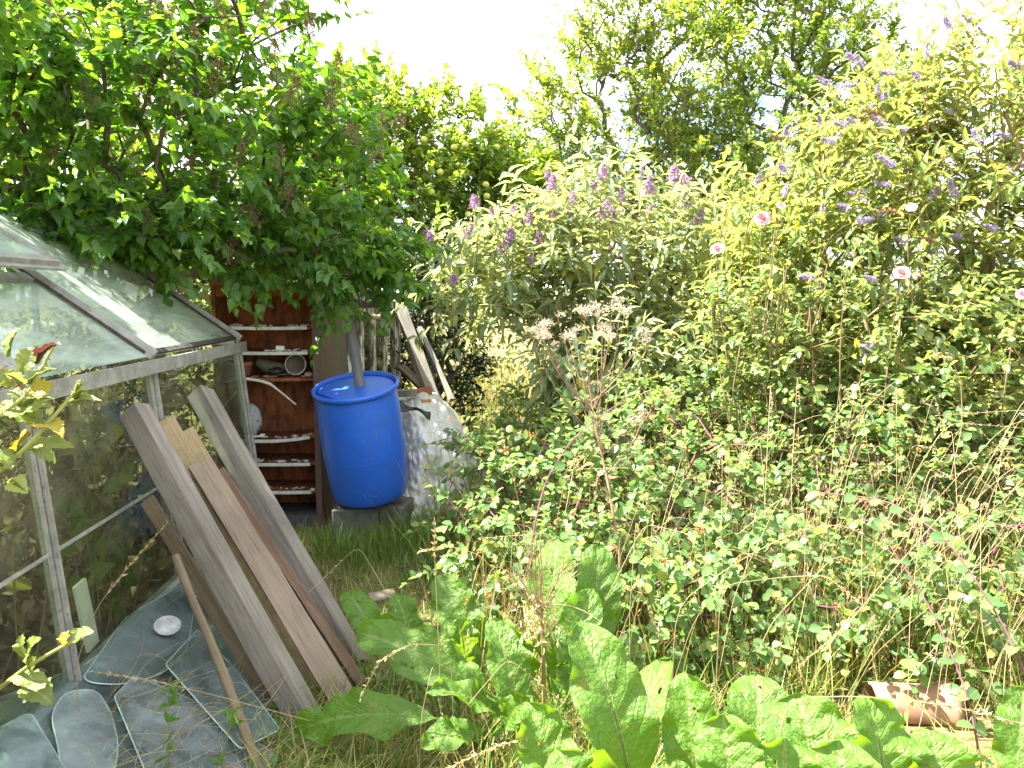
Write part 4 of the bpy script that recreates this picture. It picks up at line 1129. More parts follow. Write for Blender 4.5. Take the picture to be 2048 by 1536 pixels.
base = np.array([1.5, 10.1, 0])
path = [base, base + [.0, 0, 1.2], base + [-.03, -.03, 2.2], W(1262, 350, 10.0)]
bl = [(.55, 9.8, 3.55, .6, .6, .65, 1.3), (1.1, 10, 4.7, .6, .6, .75, 1.5), (2.0, 10, 4.2, .75, .8, .9, 2.2), (2.25, 10, 3.0, .8, .8, .6, 2), (1.0, 9.8, 2.85, .75, .6, .5, 1.3), (1.6, 10, 3.5, .6, .6, .6, 1), (.3, 9.8, 2.6, .5, .4, .5, 1.3)]
pl1, lv, S, tips, e_, de = plant('plum_tree', 'airy yellow green plum tree with sky showing through its crown', 'tree', base, path, bl, 600, LEAF_PLUM, BARK_DARK,
    dict(len=.32, k=12, L=.084, ratio=.55, tmpl=OVAL, ang=55, droop=.22, up=.7, opp=False), 3, .25, .0034, .085, .6, .3, bal=.3)
lv.build('crown', LEAF_PLUM, pl1)
base = np.array([3.35, 10.4, 0])
path = [base, base + [.0, 0, 1.2], base + [-.05, -.05, 2.1], base + [.02, -.1, 2.9]]
bl = [(3.1, 10, 4.75, 1.0, .9, .95, 3), (4.05, 10.2, 4.2, .75, .8, .95, 2.5), (3.0, 10, 3.3, 1.1, .9, .9, 3), (4.3, 10.4, 3.0, .9, .8, 1.0, 2.4), (2.6, 10, 2.3, .9, .7, .6, 1.8), (2.7, 9.9, 5.2, .6, .6, .5, 1)]
pl2, lv, S, tips, e_, de = plant('plum_tree', 'taller dense olive green plum tree beside the airy one', 'tree', base, path, bl, 640, LEAF_PLUM2, BARK_DARK,
    dict(len=.30, k=12, L=.086, ratio=.55, tmpl=OVAL, ang=55, droop=.2, up=.75, opp=False), 3, .25, .0034, .09, .6, .35)
lv.build('crown', LEAF_PLUM2, pl2)

# dark evergreens in the gap, far hedge
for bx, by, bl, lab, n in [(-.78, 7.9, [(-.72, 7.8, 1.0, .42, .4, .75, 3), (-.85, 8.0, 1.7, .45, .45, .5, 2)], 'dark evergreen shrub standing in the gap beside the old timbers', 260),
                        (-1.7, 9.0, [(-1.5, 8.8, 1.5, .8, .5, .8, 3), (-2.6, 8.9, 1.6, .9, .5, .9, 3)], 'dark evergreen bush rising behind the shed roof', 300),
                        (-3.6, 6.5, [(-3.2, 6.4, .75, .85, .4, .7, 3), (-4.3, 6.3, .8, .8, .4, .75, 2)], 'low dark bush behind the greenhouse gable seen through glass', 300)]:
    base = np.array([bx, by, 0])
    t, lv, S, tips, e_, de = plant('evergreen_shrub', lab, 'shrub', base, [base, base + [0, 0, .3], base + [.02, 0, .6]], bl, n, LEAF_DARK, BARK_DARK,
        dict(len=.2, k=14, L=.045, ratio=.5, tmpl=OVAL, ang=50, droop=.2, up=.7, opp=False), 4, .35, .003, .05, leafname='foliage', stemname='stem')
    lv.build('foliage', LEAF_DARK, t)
lv = Leaves(); N = 15000
P = np.stack([rs.uniform(-13, 15, N), rs.normal(14.5, .8, N), rs.uniform(.05, 1, N)], 1)
P[:, 2] *= 1.9 + .35 * np.sin(P[:, 0] * 1.3) + .25 * np.sin(P[:, 0] * 3.1 + 1)
lv.add(P, rs.normal(size=(N, 3)) + [0, -.3, -.1], rs.normal(size=(N, 3)) * .6 + [0, -.3, .8], rs.uniform(.07, .14, N), .6, SMALL)
tag(lv.build('far_hedge', LEAF_HEDGE), 'low green mass of far bushes behind the trees', 'hedge', kind='stuff')

# ------------------------------------------------------------------ butterfly bushes
def spike(seed, L, r, n, dead=0.0, col=None):
    """A tapering panicle: many small florets round an axis."""
    r_ = np.random.RandomState(seed); mb = MB(); lv_ = Leaves()
    T = np.linspace(0, 1, 6); axis = np.stack([.010 * np.sin(T * 2.5), 0 * T, L * T], 1)
    mb.tube(axis, .0018, 4)
    t = r_.uniform(0, 1, n) ** .85; a = r_.uniform(0, 6.28, n)
    rr = r * (1 - t) ** .55 * (1 + .18 * np.sin(t * 38)) * r_.uniform(.6, 1.1, n)
    D = np.stack([np.cos(a), np.sin(a), r_.uniform(-.1, .6, n)], 1)
    P = np.stack([.010 * np.sin(t * 2.5) + np.cos(a) * rr, np.sin(a) * rr, t * L], 1)
    for q in range(2):
        lv_.add(P, r_.normal(0, .8, (n, 3)) + D * .5, D, r_.uniform(.008, .014, n), .9, SMALL)
    lv_.into(mb)
    return mb.mesh('flower_spike', True)
PURPLE = leaf_mat('mauve_floret', [(0, (.30, .16, .31)), (.6, (.44, .28, .43)), (1, (.58, .44, .56))], .3, .6, .2, None, 0, (1.1, .9, 1.1))
LILACP = leaf_mat('pale_violet_floret', [(0, (.33, .26, .46)), (.6, (.46, .38, .58)), (1, (.60, .52, .68))], .3, .6, .2, None, 0, (1.1, .95, 1.1))
BROWNSP = leaf_mat('spent_brown_floret', [(0, (.20, .12, .06)), (1, (.36, .24, .13))], .2, .8, .1, None, 0, (1, .9, .7))
GREYSP = leaf_mat('grey_lilac_bud', [(0, (.26, .22, .28)), (1, (.40, .36, .42))], .2, .8, .1, None, 0, (1, .9, 1))
sp_m = [spike(k, .105 + .02 * k, .048, 330) for k in range(3)]
for x_ in sp_m: x_.materials.append(PURPLE)
sp_g = [spike(9, .13, .024, 150)]; sp_g[0].materials.append(GREYSP)
sp_r = [spike(20 + k, .10 + .02 * k, .026, 170) for k in range(3)]
for x_ in sp_r: x_.materials.append(LILACP)
sp_d = [spike(30 + k, .15 + .03 * k, .016, 120) for k in range(2)]
for x_ in sp_d: x_.materials.append(BROWNSP)

base = np.array([.75, 6.9, 0])
bl = [(.75, 6.5, 1.80, .75, .6, .62, 4.5), (.02, 6.4, 1.70, .52, .45, .40, 2.2), (1.45, 6.5, 1.68, .55, .6, .6, 2), (.95, 6.2, 1.15, .72, .5, .42, 2.2), (.75, 5.75, .95, .55, .35, .32, 1.3)]
bud, lv, S, tips, e_, de = plant('butterfly_bush', 'greyish butterfly bush crowded with mauve flower spikes', 'bush', base, [base, base + [0, -.05, .25], base + [.03, -.08, .5]], bl, 480, LEAF_BUD, STEM_TAN,
    dict(len=.44, k=12, L=.175, ratio=.31, tmpl=LANCE, ang=62, droop=.55, up=.7, sag=.08, noise=.22, t0=.1), 1, .35, .004, .03, .35, .75, leafname='foliage', stemname='stem', bal=.1)
MF = [(1097, 339), (1104, 364), (1205, 341), (1192, 364), (1242, 386), (1301, 373), (1367, 352), (1348, 347), (1147, 391), (1139, 416), (1217, 413), (1203, 422), (1226, 432), (1301, 411), (1398, 434), (946, 398), (983, 416), (999, 411), (1029, 411),
      (1060, 432), (1108, 432), (1022, 466), (1076, 470), (938, 463), (854, 466), (859, 479), (1009, 490), (1063, 509), (1222, 499), (1376, 398), (906, 554), (1316, 690), (895, 478), (1285, 345), (1488, 350), (1465, 395)]
stx = MB(); P0 = []; D0 = []
for i, (u, v_) in enumerate(MF):
    p = W(u, v_, 5.72 + rs.uniform(0, .35))
    grey = i in (33, 34, 35, 32, 17)
    d = unit([rs.normal(0, .22), rs.normal(0, .2), 1])
    Mx = Matrix.Translation(tuple(p - d * .06)) @ Vector(tuple(d)).to_track_quat('Z', 'Y').to_matrix().to_4x4() @ Matrix.Rotation(rs.uniform(0, 6), 4, 'Z') @ Matrix.Scale(rs.uniform(.55, .95), 4)
    obj('flower_spike', sp_g[0] if grey else sp_m[i % 3], None, bud, Mx, 'greyish unopened flower spike' if grey else None)
    q = p - d * .06; c_ = q - np.array([rs.normal(0, .05), -.1, .45])
    stx.tube(bez(c_, q - d * .2, q, 6), np.linspace(.004, .002, 6), 4); P0.append(c_); D0.append(q - c_)
P0 = np.array(P0); D0 = np.array(D0)
spray(lv, P0, D0, np.linalg.norm(D0, axis=1) * .92, 12, .16, .29, LANCE, 60, .45, .7, True, .0, .2, .0)
lv.build('foliage', LEAF_BUD, bud); stx.build('flower_stalk', STEM_TAN, bud, True)

base = np.array([2.85, 5.7, 0])
bl = [(2.55, 5.35, 1.95, .85, .65, .8, 4), (3.25, 5.25, 2.5, .75, .7, .9, 3), (2.0, 5.55, 1.85, .55, .55, .6, 2.2), (3.1, 5.0, 1.3, .85, .55, .6, 3), (2.15, 5.05, 1.15, .6, .45, .38, 1.6), (3.55, 5.2, 3.1, .5, .5, .6, 1.2), (2.6, 5.4, 2.75, .35, .3, .3, .7)]
bu2, lv, S, tips, e_, de = plant('butterfly_bush', 'tall yellow green butterfly bush with violet spikes against the sky', 'bush', base, [base, base + [0, -.05, .3], base + [.0, -.08, .6]], bl, 520, LEAF_BUD2, STEM_TAN,
    dict(len=.42, k=13, L=.135, ratio=.30, tmpl=LANCE, ang=60, droop=.25, up=.8, sag=.12, noise=.25, t0=.1), 2, .3, .004, .035, .6, .35, leafname='foliage', stemname='stem', bal=.12)
RF = [(1892, 35), (1931, 31), (1958, 54), (1894, 102), (2025, 125), (1854, 90), (1762, 142), (1827, 146), (1642, 156), (1692, 108), (1717, 115), (1696, 173), (1756, 165), (1769, 185), (1750, 210), (1883, 217), (2021, 183), (1635, 233), (1671, 244), (1694, 237),
      (1756, 240), (1575, 250), (1681, 265), (1652, 277), (1796, 252), (1952, 265), (1996, 271), (1560, 335), (1520, 346), (1573, 371), (1687, 383), (1712, 383), (1646, 408), (1679, 412), (1742, 348), (1767, 317), (1754, 367), (1871, 381), (1906, 373), (2012, 333),
      (2042, 331), (1762, 425), (1740, 437), (1975, 450), (1790, 475), (1898, 473), (1715, 479), (1854, 494), (1881, 512), (1692, 502), (1608, 556), (1635, 579), (1760, 585), (1733, 554), (1722, 690), (1735, 702)]
RD = [(1554, 275), (1542, 354), (1883, 317), (1725, 237), (1746, 225), (1942, 75), (1848, 479), (1906, 487), (1771, 425), (1920, 95), (1640, 300)]
stx = MB(); P0 = []; D0 = []
for i, (u, v_) in enumerate(RF + RD):
    dead = i >= len(RF)
    dep = 4.62 + rs.uniform(-.1, .25) if v_ > 260 else 4.9 + rs.uniform(-.1, .3)
    if v_ > 660: dep = 4.4
    p = W(u, v_, dep)
    d = unit([rs.normal(-.5, .5), rs.normal(-.2, .3), rs.uniform(.0, .45) if v_ > 120 else .8])
    Mx = Matrix.Translation(tuple(p - d * .07)) @ Vector(tuple(d)).to_track_quat('Z', 'Y').to_matrix().to_4x4() @ Matrix.Rotation(rs.uniform(0, 6), 4, 'Z') @ Matrix.Scale(rs.uniform(.5, .9), 4)
    obj('flower_spike', sp_d[i % 2] if dead else sp_r[i % 3], None, bu2, Mx, 'spent brown flower spike' if dead else None)
    q = p - d * .07; c_ = q - d * .25 + np.array([rs.normal(.05, .05), .12, -.3 if v_ > 120 else -.5])
    stx.tube(bez(c_, q - d * .2, q, 6), np.linspace(.004, .0018, 6), 4); P0.append(c_); D0.append(q - c_)
P0 = np.array(P0); D0 = np.array(D0)
spray(lv, P0, D0, np.linalg.norm(D0, axis=1) * .9, 12, .115, .28, LANCE, 60, .25, .7, True, .0, .2, .0)
lv.build('foliage', LEAF_BUD2, bu2); stx.build('flower_stalk', STEM_TAN, bu2, True)

# ------------------------------------------------------------------ rose bush
base = np.array([1.75, 4.85, 0])
bl = [(1.72, 4.65, 1.3, .5, .35, .33, 2), (2.4, 4.4, 1.35, .6, .4, .38, 3), (2.1, 4.5, .95, .7, .35, .3, 1.5), (1.4, 4.75, 1.35, .35, .3, .3, 1), (2.6, 4.4, .85, .6, .4, .3, 1.5), (1.75, 4.6, .85, .4, .3, .25, .8)]
ros, lv, S, tips, e_, de = plant('rose_bush', 'leggy rose bush with pink blooms in front of buddleias', 'bush', base, [base, base + [.05, 0, .2]], bl, 300, LEAF_ROSE, STEM_TAN,
    dict(len=.22, k=9, L=.062, ratio=.62, tmpl=OVAL, ang=60, droop=.4, up=.7, opp=True, noise=.35), 2, .3, .003, .012, .5, .4, leafname='foliage', stemname='cane', bal=.02)
lv.build('foliage', LEAF_ROSE, ros)
def rose(seed, D):
    r_ = np.random.RandomState(seed); mb = MB()
    for k in range(26):
        f = k / 25; a = k * 2.4 + r_.normal(0, .2); rad = D * (.06 + .44 * f)
        op = .15 + 1.15 * f; Lp = D * (.28 + .28 * f); wp = D * (.20 + .36 * f)
        u_ = np.linspace(-1, 1, 7)[None]; v_ = np.linspace(0, 1, 6)[:, None]
        o = np.array([math.cos(a), math.sin(a), 0]); s_ = np.array([-math.sin(a), math.cos(a), 0])
        w_ = wp * np.sin(np.minimum(v_ * 1.9 + .25, 1.75)) * (1 - .15 * v_ ** 4)
        out = rad * .35 * v_ ** .5 + Lp * np.sin(op) * v_ ** 1.5 - .30 * wp * u_ ** 2 * (1 - .4 * f); up = Lp * (1.1 - .62 * f) * v_ - .10 * D * f * v_ ** 3 + .02 * D * np.sin(u_ * 4 + k)
        X = o * out[..., None] + s_ * (u_ * w_)[..., None] + np.array([0, 0, 1.0]) * up[..., None]
        mb.grid(X)
    me = mb.mesh('rose_bloom', True)
    return me
m = NT('pink_rose_petal'); tcn = m.n('TexCoord'); dist = m.n('VectorMath', {0: tcn.outputs['Object']}, operation='LENGTH').outputs['Value']
c = m.ramp(m.math('MULTIPLY', dist, 16.0), [(.10, (.60, .22, .25)), (.5, (.63, .28, .30)), (.9, (.66, .37, .37))])
c2 = m.n('MixShader', {0: .35, 1: m.bsdf(c, .5, .3), 2: m.n('BsdfTranslucent', {'Color': c}).outputs[0]}).outputs[0]
PINK = m.done(c2)
m = NT('pale_rose_petal'); PALEP = m.done(m.n('MixShader', {0: .35, 1: m.bsdf((.80, .62, .56), .5, .3), 2: m.n('BsdfTranslucent', {'Color': (.8, .6, .5, 1)}).outputs[0]}).outputs[0])
rm_ = [rose(k, .085) for k in range(2)]; rm_[0].materials.append(PINK); rm_[1].materials.append(PINK)
rp = rose(5, .075); rp.materials.append(PALEP)
stx = MB()
for i, (u, v_, d, me, s_) in enumerate([(1527, 432, 4.6, rm_[0], 1.15), (1434, 492, 4.55, rm_[1], .95), (1806, 540, 4.1, rm_[0], 1.0), (1824, 408, 4.4, rp, .8), (1566, 404, 4.7, rp, .8), (2044, 582, 4.0, rm_[1], .7), (1700, 520, 4.2, rp, .5)]):
    p = W(u, v_, d)
    dr = unit([rs.normal(-.25, .3), -.7, .5 + rs.uniform(0, .2)])
    Mx = Matrix.Translation(tuple(p - dr * .03)) @ Vector(tuple(dr)).to_track_quat('Z', 'Y').to_matrix().to_4x4() @ Matrix.Scale(s_, 4)
    obj('rose_bloom', me, None, ros, Mx @ Matrix.Scale(.72, 4), 'pale faded bloom' if me is rp else None)
    q = p - dr * .03
    stx.tube(bez(q + np.array([rs.normal(0, .12), .1, -.75]), q + np.array([0, .1, -.3]), q, 8), np.linspace(.0045, .0025, 8), 5)
for k in range(34):
    q = np.array([rs.uniform(1.25, 1.75), rs.uniform(4.55, 4.85), 0]); p = W(rs.uniform(1410, 1660), rs.uniform(520, 640), rs.uniform(4.4, 4.8))
    stx.tube(bez(q, (p + q) / 2 + rs.normal(0, .08, 3), p, 8), np.linspace(.006, .003, 8), 5)
stx.build('bare_cane', STEM_TAN, ros, True)

# ------------------------------------------------------------------ round leaved shrubs with orange berries
BERRY = simple('orange_berry', (.62, .14, .03), .35, .5, .15, 40, 0)
def berry(seed):
    r_ = np.random.RandomState(seed); mb = MB()
    for k in range(5):
        c_ = r_.normal(0, .008, 3); s_ = r_.uniform(.005, .008)
        mb.lathe([(.0002, -s_), (s_ * .7, -s_ * .7), (s_, 0), (s_ * .7, s_ * .7), (.0002, s_)], 8, Matrix.Translation(tuple(c_)))
    return mb.mesh('berry_cluster', True)
bm_ = [berry(1), berry(2)]
for x_ in bm_: x_.materials.append(BERRY)
shr = [
    ((.0, 4.4, 0), [(-.02, 4.3, .42, .36, .5, .36, 2), (.2, 3.75, .30, .42, .42, .26, 2), (.35, 4.5, .62, .5, .5, .36, 2), (.15, 5.4, .5, .6, .5, .40, 1.5)], 250, 'left round leaved berry shrub spilling over the grass path',
     [(898, 838), (1010, 895), (1060, 870), (960, 905), (1118, 1040), (958, 1100), (936, 1015), (1140, 905), (975, 1190), (935, 1197), (1153, 828)]),
    ((.85, 4.3, 0), [(.75, 3.9, .5, .5, .5, .36, 2), (1.0, 4.6, .75, .55, .5, .36, 2), (.7, 3.35, .28, .5, .35, .24, 1.8), (1.25, 3.5, .35, .45, .4, .27, 1.6), (1.25, 5.3, .75, .7, .45, .45, 1.6)], 310, 'middle round leaved berry shrub behind the horseradish leaves',
     [(1420, 1015), (1316, 1100), (1333, 1122), (1402, 1060), (1180, 875), (1300, 920), (1680, 1212), (1520, 1340), (1555, 1318), (1476, 1120), (1555, 1197), (1335, 915), (1230, 1095), (1690, 1120), (1335, 787), (1590, 1245), (1360, 1180)]),
    ((1.85, 4.0, 0), [(1.7, 3.95, .52, .5, .5, .36, 2), (2.2, 3.6, .45, .5, .45, .33, 2), (1.75, 3.3, .30, .45, .35, .25, 1.6), (1.75, 4.5, .8, .45, .4, .28, 1), (2.6, 4.3, .7, .6, .5, .4, 1.5), (1.9, 4.2, .85, .6, .4, .33, 1.5)], 260, 'right round leaved berry shrub tangled with dry grass',
     [(1640, 1000), (1750, 860), (1795, 1095), (1730, 1105), (1655, 1010), (1840, 900)])]
for bx, bl, n, lab, bp in shr:
    base = np.array(bx)
    t, lv, S, tips, e_, de = plant('berry_shrub', lab, 'shrub', base, [base, base + [0, 0, .12]], bl, n, LEAF_ROUND, STEM_PURPLE,
        dict(len=.20, k=9, L=.057, ratio=.82, tmpl=OVAL, ang=68, droop=.40, up=.7, opp=True, sag=.15, noise=.38), 2, .15, .0022, .008, .5, .35, leafname='foliage', stemname='stem', bal=.05)
    # a few big pale leaves and long arching shoots standing out of the mass
    k = 22; idx = rs.choice(len(tips), k, replace=False); P = S[tips[idx]]; D = unit(np.stack([rs.normal(0, 1, k), rs.normal(-.4, .6, k), rs.uniform(.4, 1.2, k)], 1))
    sh = MB(); spray(lv, P, D, rs.uniform(.3, .6, k), 14, .052, .82, OVAL, 72, .05, .8, True, .45, .25, .1, sh, .0024)
    lv.build('foliage', LEAF_ROUND, t); sh.build('shoot', STEM_PURPLE, t, True)
    for i, (u, v_) in enumerate(bp):
        d0 = base[1]
        dz = 4.3 if v_ < 900 else (3.75 if v_ < 1060 else 3.15)
        obj('berry_cluster', bm_[i % 2], None, t, Matrix.Translation(tuple(W(u, v_, dz))) @ Matrix.Rotation(rs.uniform(0, 6), 4, 'Z') @ Matrix.Scale(rs.uniform(.55, .85), 4))

# two tall leafy clumps closing the view under the butterfly bushes
for bx, bl, n, lab in [((.25, 6.4, 0), [(.15, 6.2, .45, .45, .35, .4, 2), (.55, 5.9, .6, .45, .35, .4, 1.5)], 130, 'leafy green clump at the end of the path'),
                       ((2.5, 5.6, 0), [(2.2, 5.4, .6, .7, .35, .5, 2), (3.2, 5.0, .6, .7, .4, .5, 2), (1.5, 5.6, .6, .5, .35, .45, 1.5)], 260, 'leafy green undergrowth clump beneath the tall butterfly bush')]:
    base = np.array(bx)
    t, lv, S, tips, e_, de = plant('leafy_clump', lab, 'clump', base, [base, base + [0, 0, .15]], bl, n, LEAF_ROSE, STEM_TAN,
        dict(len=.28, k=12, L=.085, ratio=.42, tmpl=OVAL, ang=62, droop=.35, up=.7, opp=True, sag=.15, noise=.35), 2, .2, .0022, .008, .5, .45, leafname='foliage', stemname='stem', bal=.05)
    lv.build('foliage', LEAF_ROSE, t)

# long purple cane arching across the right
def cane_plant(name, lab, cat, pts, k, L, mat, stem, r=.004, tm=OVAL, ratio=.85, group=None):
    P = np.array(pts); base = P[0]
    n = len(P); tt = np.linspace(0, n - 1, 24); Q = np.stack([np.interp(tt, np.arange(n), P[:, i]) for i in range(3)], 1)
    for _ in range(3): Q[1:-1] = (Q[:-2] + 2 * Q[1:-1] + Q[2:]) / 4
    t = thing(name, lab, cat, base, group)
    b = MB(); b.tube(Q, np.linspace(r, r * .55, 24), 7); b.build('cane', stem, t, True)
    lv = Leaves(); T = unit(np.gradient(Q, axis=0)); i = np.linspace(4, 23, k).astype(int).repeat(2)
    s_ = np.tile([1, -1], k)
    side = unit(np.cross(T[i], [0, 0, 1.0])) * s_[:, None]
    lv.add(Q[i], side + T[i] * .3 + rs.normal(0, .25, (2 * k, 3)) + [0, 0, -.1], np.array([0, -.35, .9]) + rs.normal(0, .25, (2 * k, 3)), L * rs.uniform(.75, 1.15, 2 * k), ratio, tm)
    lv.build('foliage', mat, t)
    return t
cane_plant('long_shoot', 'long purple shoot arching down across the right grass', 'shoot', [W(2120, 1520, 2.5) * [1, 1, 0], W(2040, 1300, 2.5), W(1900, 1080, 2.75), W(1780, 1000, 3.0), W(1640, 985, 3.2)], 10, .055, LEAF_ROUND, STEM_PURPLE)
cane_plant('long_shoot', 'second purple shoot reaching towards the terracotta pipe', 'shoot', [W(1990, 1560, 2.35) * [1, 1, 0], W(1940, 1400, 2.45), W(1870, 1230, 2.65), W(1760, 1060, 2.9)], 9, .05, LEAF_ROUND, STEM_PURPLE)
cane_plant('long_shoot', 'purple shoot rising at the path side of the shrub', 'shoot', [W(1050, 1400, 3.3) * [1, 1, 0], W(1062, 1080, 3.35), W(1090, 960, 3.5), W(1150, 870, 3.7), W(1260, 790, 3.9)], 9, .055, LEAF_ROUND, STEM_PURPLE, .0045)
cane_plant('long_shoot', 'leafy shoot reaching left across the tarpaulin', 'shoot', [W(1150, 1010, 4.6) * [1, 1, 0] , W(1060, 940, 4.6), W(970, 880, 4.6), W(920, 870, 4.6), W(850, 890, 4.6)], 8, .05, LEAF_ROUND, STEM_PURPLE, .003)

# ------------------------------------------------------------------ dead hogweed-like plant
FLUFF = leaf_mat('fluffy_seed', [(0, (.46, .35, .25)), (.6, (.62, .52, .41)), (1, (.74, .68, .60))], .35, .9, .1, None, 0, (1, .95, .85))
DSTEM = bark('dead_brown_stem', (.20, .13, .085), (.34, .24, .16))
def fluff(seed):
    r_ = np.random.RandomState(seed); lv_ = Leaves(); n = 70
    P = r_.normal(0, .011, (n, 3)) * [1.3, 1.3, .8]
    lv_.add(P, unit(P) + [0, 0, .6], r_.normal(size=(n, 3)), r_.uniform(.008, .018, n), .35, SMALL)
    mb = MB(); lv_.into(mb); return mb.mesh('seed_head', True)
fl = [fluff(k) for k in range(3)]
for x_ in fl: x_.materials.append(FLUFF)
base = W(1248, 1200, 3.45) * [1, 1, 0]
dw = thing('dead_weed', 'tall dead brown weed topped with fluffy pale seed heads', 'weed', base)
main = np.array([base, W(1240, 1110, 3.5), W(1215, 960, 3.6), W(1190, 850, 3.65), W(1178, 770, 3.7)])
b = MB(); tt = np.linspace(0, 4, 20); Q = np.stack([np.interp(tt, np.arange(5), main[:, i]) for i in range(3)], 1); b.tube(Q, np.linspace(.0075, .004, 20), 8)
SH = [(1076, 644), (1090, 652), (1115, 633), (1194, 619), (1178, 622), (1240, 611), (1225, 615), (1086, 676), (1102, 680), (1212, 658), (1220, 668), (1137, 665), (1128, 672), (1294, 669), (1304, 676), (1169, 626), (1150, 655), (1060, 660), (1250, 625), (1205, 640), (1285, 662), (1078, 662), (1286, 830), (1276, 840), (1278, 882)]
for i, (u, v_) in enumerate(SH):
    p = W(u, v_, 3.7 + rs.uniform(-.12, .12))
    Qb = Q[-1 - int(rs.uniform(0, 7))] if v_ < 700 else Q[10]
    mid = (Qb + p) / 2 + np.array([(p[0] - Qb[0]) * .25, 0, -.03])
    b.tube(bez(Qb, mid, p, 7), np.linspace(.0022, .0011, 7), 5)
    for j in range(1 + i % 2):
        obj('seed_head', fl[(i + j) % 3], None, dw, Matrix.Translation(tuple(p + rs.normal(0, .012, 3))) @ Matrix.Rotation(rs.uniform(0, 6), 4, 'Z') @ Matrix.Scale(rs.uniform(.55, 1.0), 4))
b.build('stem', DSTEM, dw, True)
lv = Leaves(); k = 26; i = rs.randint(1, 18, k)
lv.add(Q[i], rs.normal(size=(k, 3)) * [1, 1, .3] + [0, 0, -.7], rs.normal(size=(k, 3)), rs.uniform(.03, .07, k), .3, LANCE); lv.build('withered_leaf', LEAF_DEAD, dw)

# dried tasselled plant over the horseradish
base = W(1085, 1345, 2.85) * [1, 1, 0]
dp_ = thing('dried_plant', 'straw coloured dried plant with hanging seed tassels above the horseradish', 'plant', base)
top = W(1080, 1215, 2.75)
b = MB(); b.tube(bez(base, (base + top) / 2 + [.02, 0, 0], top, 8), np.linspace(.008, .006, 8), 7)
lv = Leaves()
for k in range(30):
    a = rs.uniform(-1.25, 1.25); q = top + np.array([math.sin(a) * .16, rs.uniform(-.1, .1), abs(math.cos(a)) * .20 * rs.uniform(.7, 1.35)])
    Pq = bez(top - [0, 0, .03], (top + q) / 2 + rs.normal(0, .012, 3), q, 6); b.tube(Pq, np.linspace(.0017, .0008, 6), 4)
    for _ in range(2): b.tube(bez(Pq[3], Pq[4] + rs.normal(0, .01, 3), Pq[5] + rs.normal(0, .03, 3), 4), .0008, 3)
for k in range(9):
    q = top + np.array([rs.normal(0, .14), rs.normal(0, .08), rs.uniform(-.16, -.02)]); b.tube(bez(top, (top + q) / 2 + [0, 0, .06], q, 8), np.linspace(.002, .001, 8), 4)
n = 240; t = rs.uniform(0, 1, n)
P = top + np.stack([rs.normal(0, .035, n), rs.normal(0, .03, n), .05 - .17 * t], 1)
lv.add(P, rs.normal(0, .5, (n, 3)) + [0, 0, -1.2], rs.normal(size=(n, 3)), rs.uniform(.014, .03, n), .35, LANCE)
b.build('stem', STRAW, dp_, True); lv.build('seed_tassel', STRAW_PALE, dp_)

# ------------------------------------------------------------------ horseradish
def big_leaf(base, tip, width, face=(0, -.55, .83), bow=.12, petiole=.22, seed=0, wav=.09, na=44, nb=17, serr=.018, holes=2, prof=None, tipcurl=0.0, twist=0.0):
    """A large veined leaf blade from base to tip with wavy toothed edges (one surface), stalk included."""
    r_ = np.random.RandomState(seed)
    base, tip = np.array(base), np.array(tip); L = np.linalg.norm(tip - base); ax_ = (tip - base) / L
    n_ = np.array(face) - ax_ * (np.array(face) @ ax_); n_ = unit(n_); s_ = np.cross(ax_, n_)
    t = np.linspace(0, 1, na); u_ = np.linspace(-1, 1, nb)
    mid = base + ax_ * L * t[:, None] + n_ * (bow * L * np.sin(math.pi * t * .95) - tipcurl * L * np.maximum(0, t - .65) ** 2 * 3)[:, None]
    x = np.clip((t - petiole) / (1 - petiole), 0, 1)
    w_ = width / 2 * ((np.clip(x * 3.2, 0, 1) ** .55 * np.sqrt(np.clip(1 - np.clip((x - .42) / .58, 0, 1) ** 2.6, 0, 1))) if prof is None else prof(x))
    tooth = 1 + serr * np.sin(t * 120 + r_.uniform(0, 6)) + .045 * np.sin(t * 17 + r_.uniform(0, 6))
    w_ = np.maximum(w_ * tooth, .0045 * (1 - t) + .0004)
    p1, p2, p3 = r_.uniform(0, 6.28, 3)
    U = u_[None]; T = t[:, None]
    wv = wav * width * (np.abs(U) ** 1.8) * (np.sin(T * 15 + p1 + (U > 0) * p2) + .5 * np.sin(T * 31 + p2 - (U > 0) * 2)) * np.clip(x * 5, 0, 1)[:, None]
    ruck = .016 * width * np.sin(T * 52 - np.abs(U) * 9 + p3) * (np.abs(U) > .08) * np.clip(x * 5, 0, 1)[:, None]
    fold = .22 * w_[:, None] * np.abs(U) + wv + ruck
    tw = twist * T
    Sx = s_[None, None] * np.cos(tw)[..., None] + n_[None, None] * np.sin(tw)[..., None]
    X = mid[:, None] + Sx * (U * w_[:, None])[..., None] + n_ * fold[..., None]
    mb = MB(); a_, b_ = na, nb
    i = np.arange(a_ - 1)[:, None] * b_; j = np.arange(b_ - 1)[None]
    Qd = np.stack([i + j, i + j + 1, i + b_ + j + 1, i + b_ + j], -1)
    keep = np.ones((a_ - 1, b_ - 1), bool)
    for _ in range(holes):
        hi, hj = r_.randint(int(a_ * .4), a_ - 5), r_.randint(2, b_ - 3); keep[hi:hi + r_.randint(1, 3), hj:hj + r_.randint(1, 2)] = False
    Qd = Qd[keep].reshape(-1)
    g = np.stack(np.meshgrid(t, (u_ + 1) / 2, indexing='ij'), -1)[..., ::-1].reshape(-1, 2)
    mb.addnp(X.reshape(-1, 3), Qd, np.arange(len(Qd) // 4) * 4, g)
    rib = mid - n_ * .002
    mb.tube(rib[:-3:3], np.linspace(.006, .0014, len(rib[:-3:3])) * max(.6, width / .18), 6, False)
    return mb

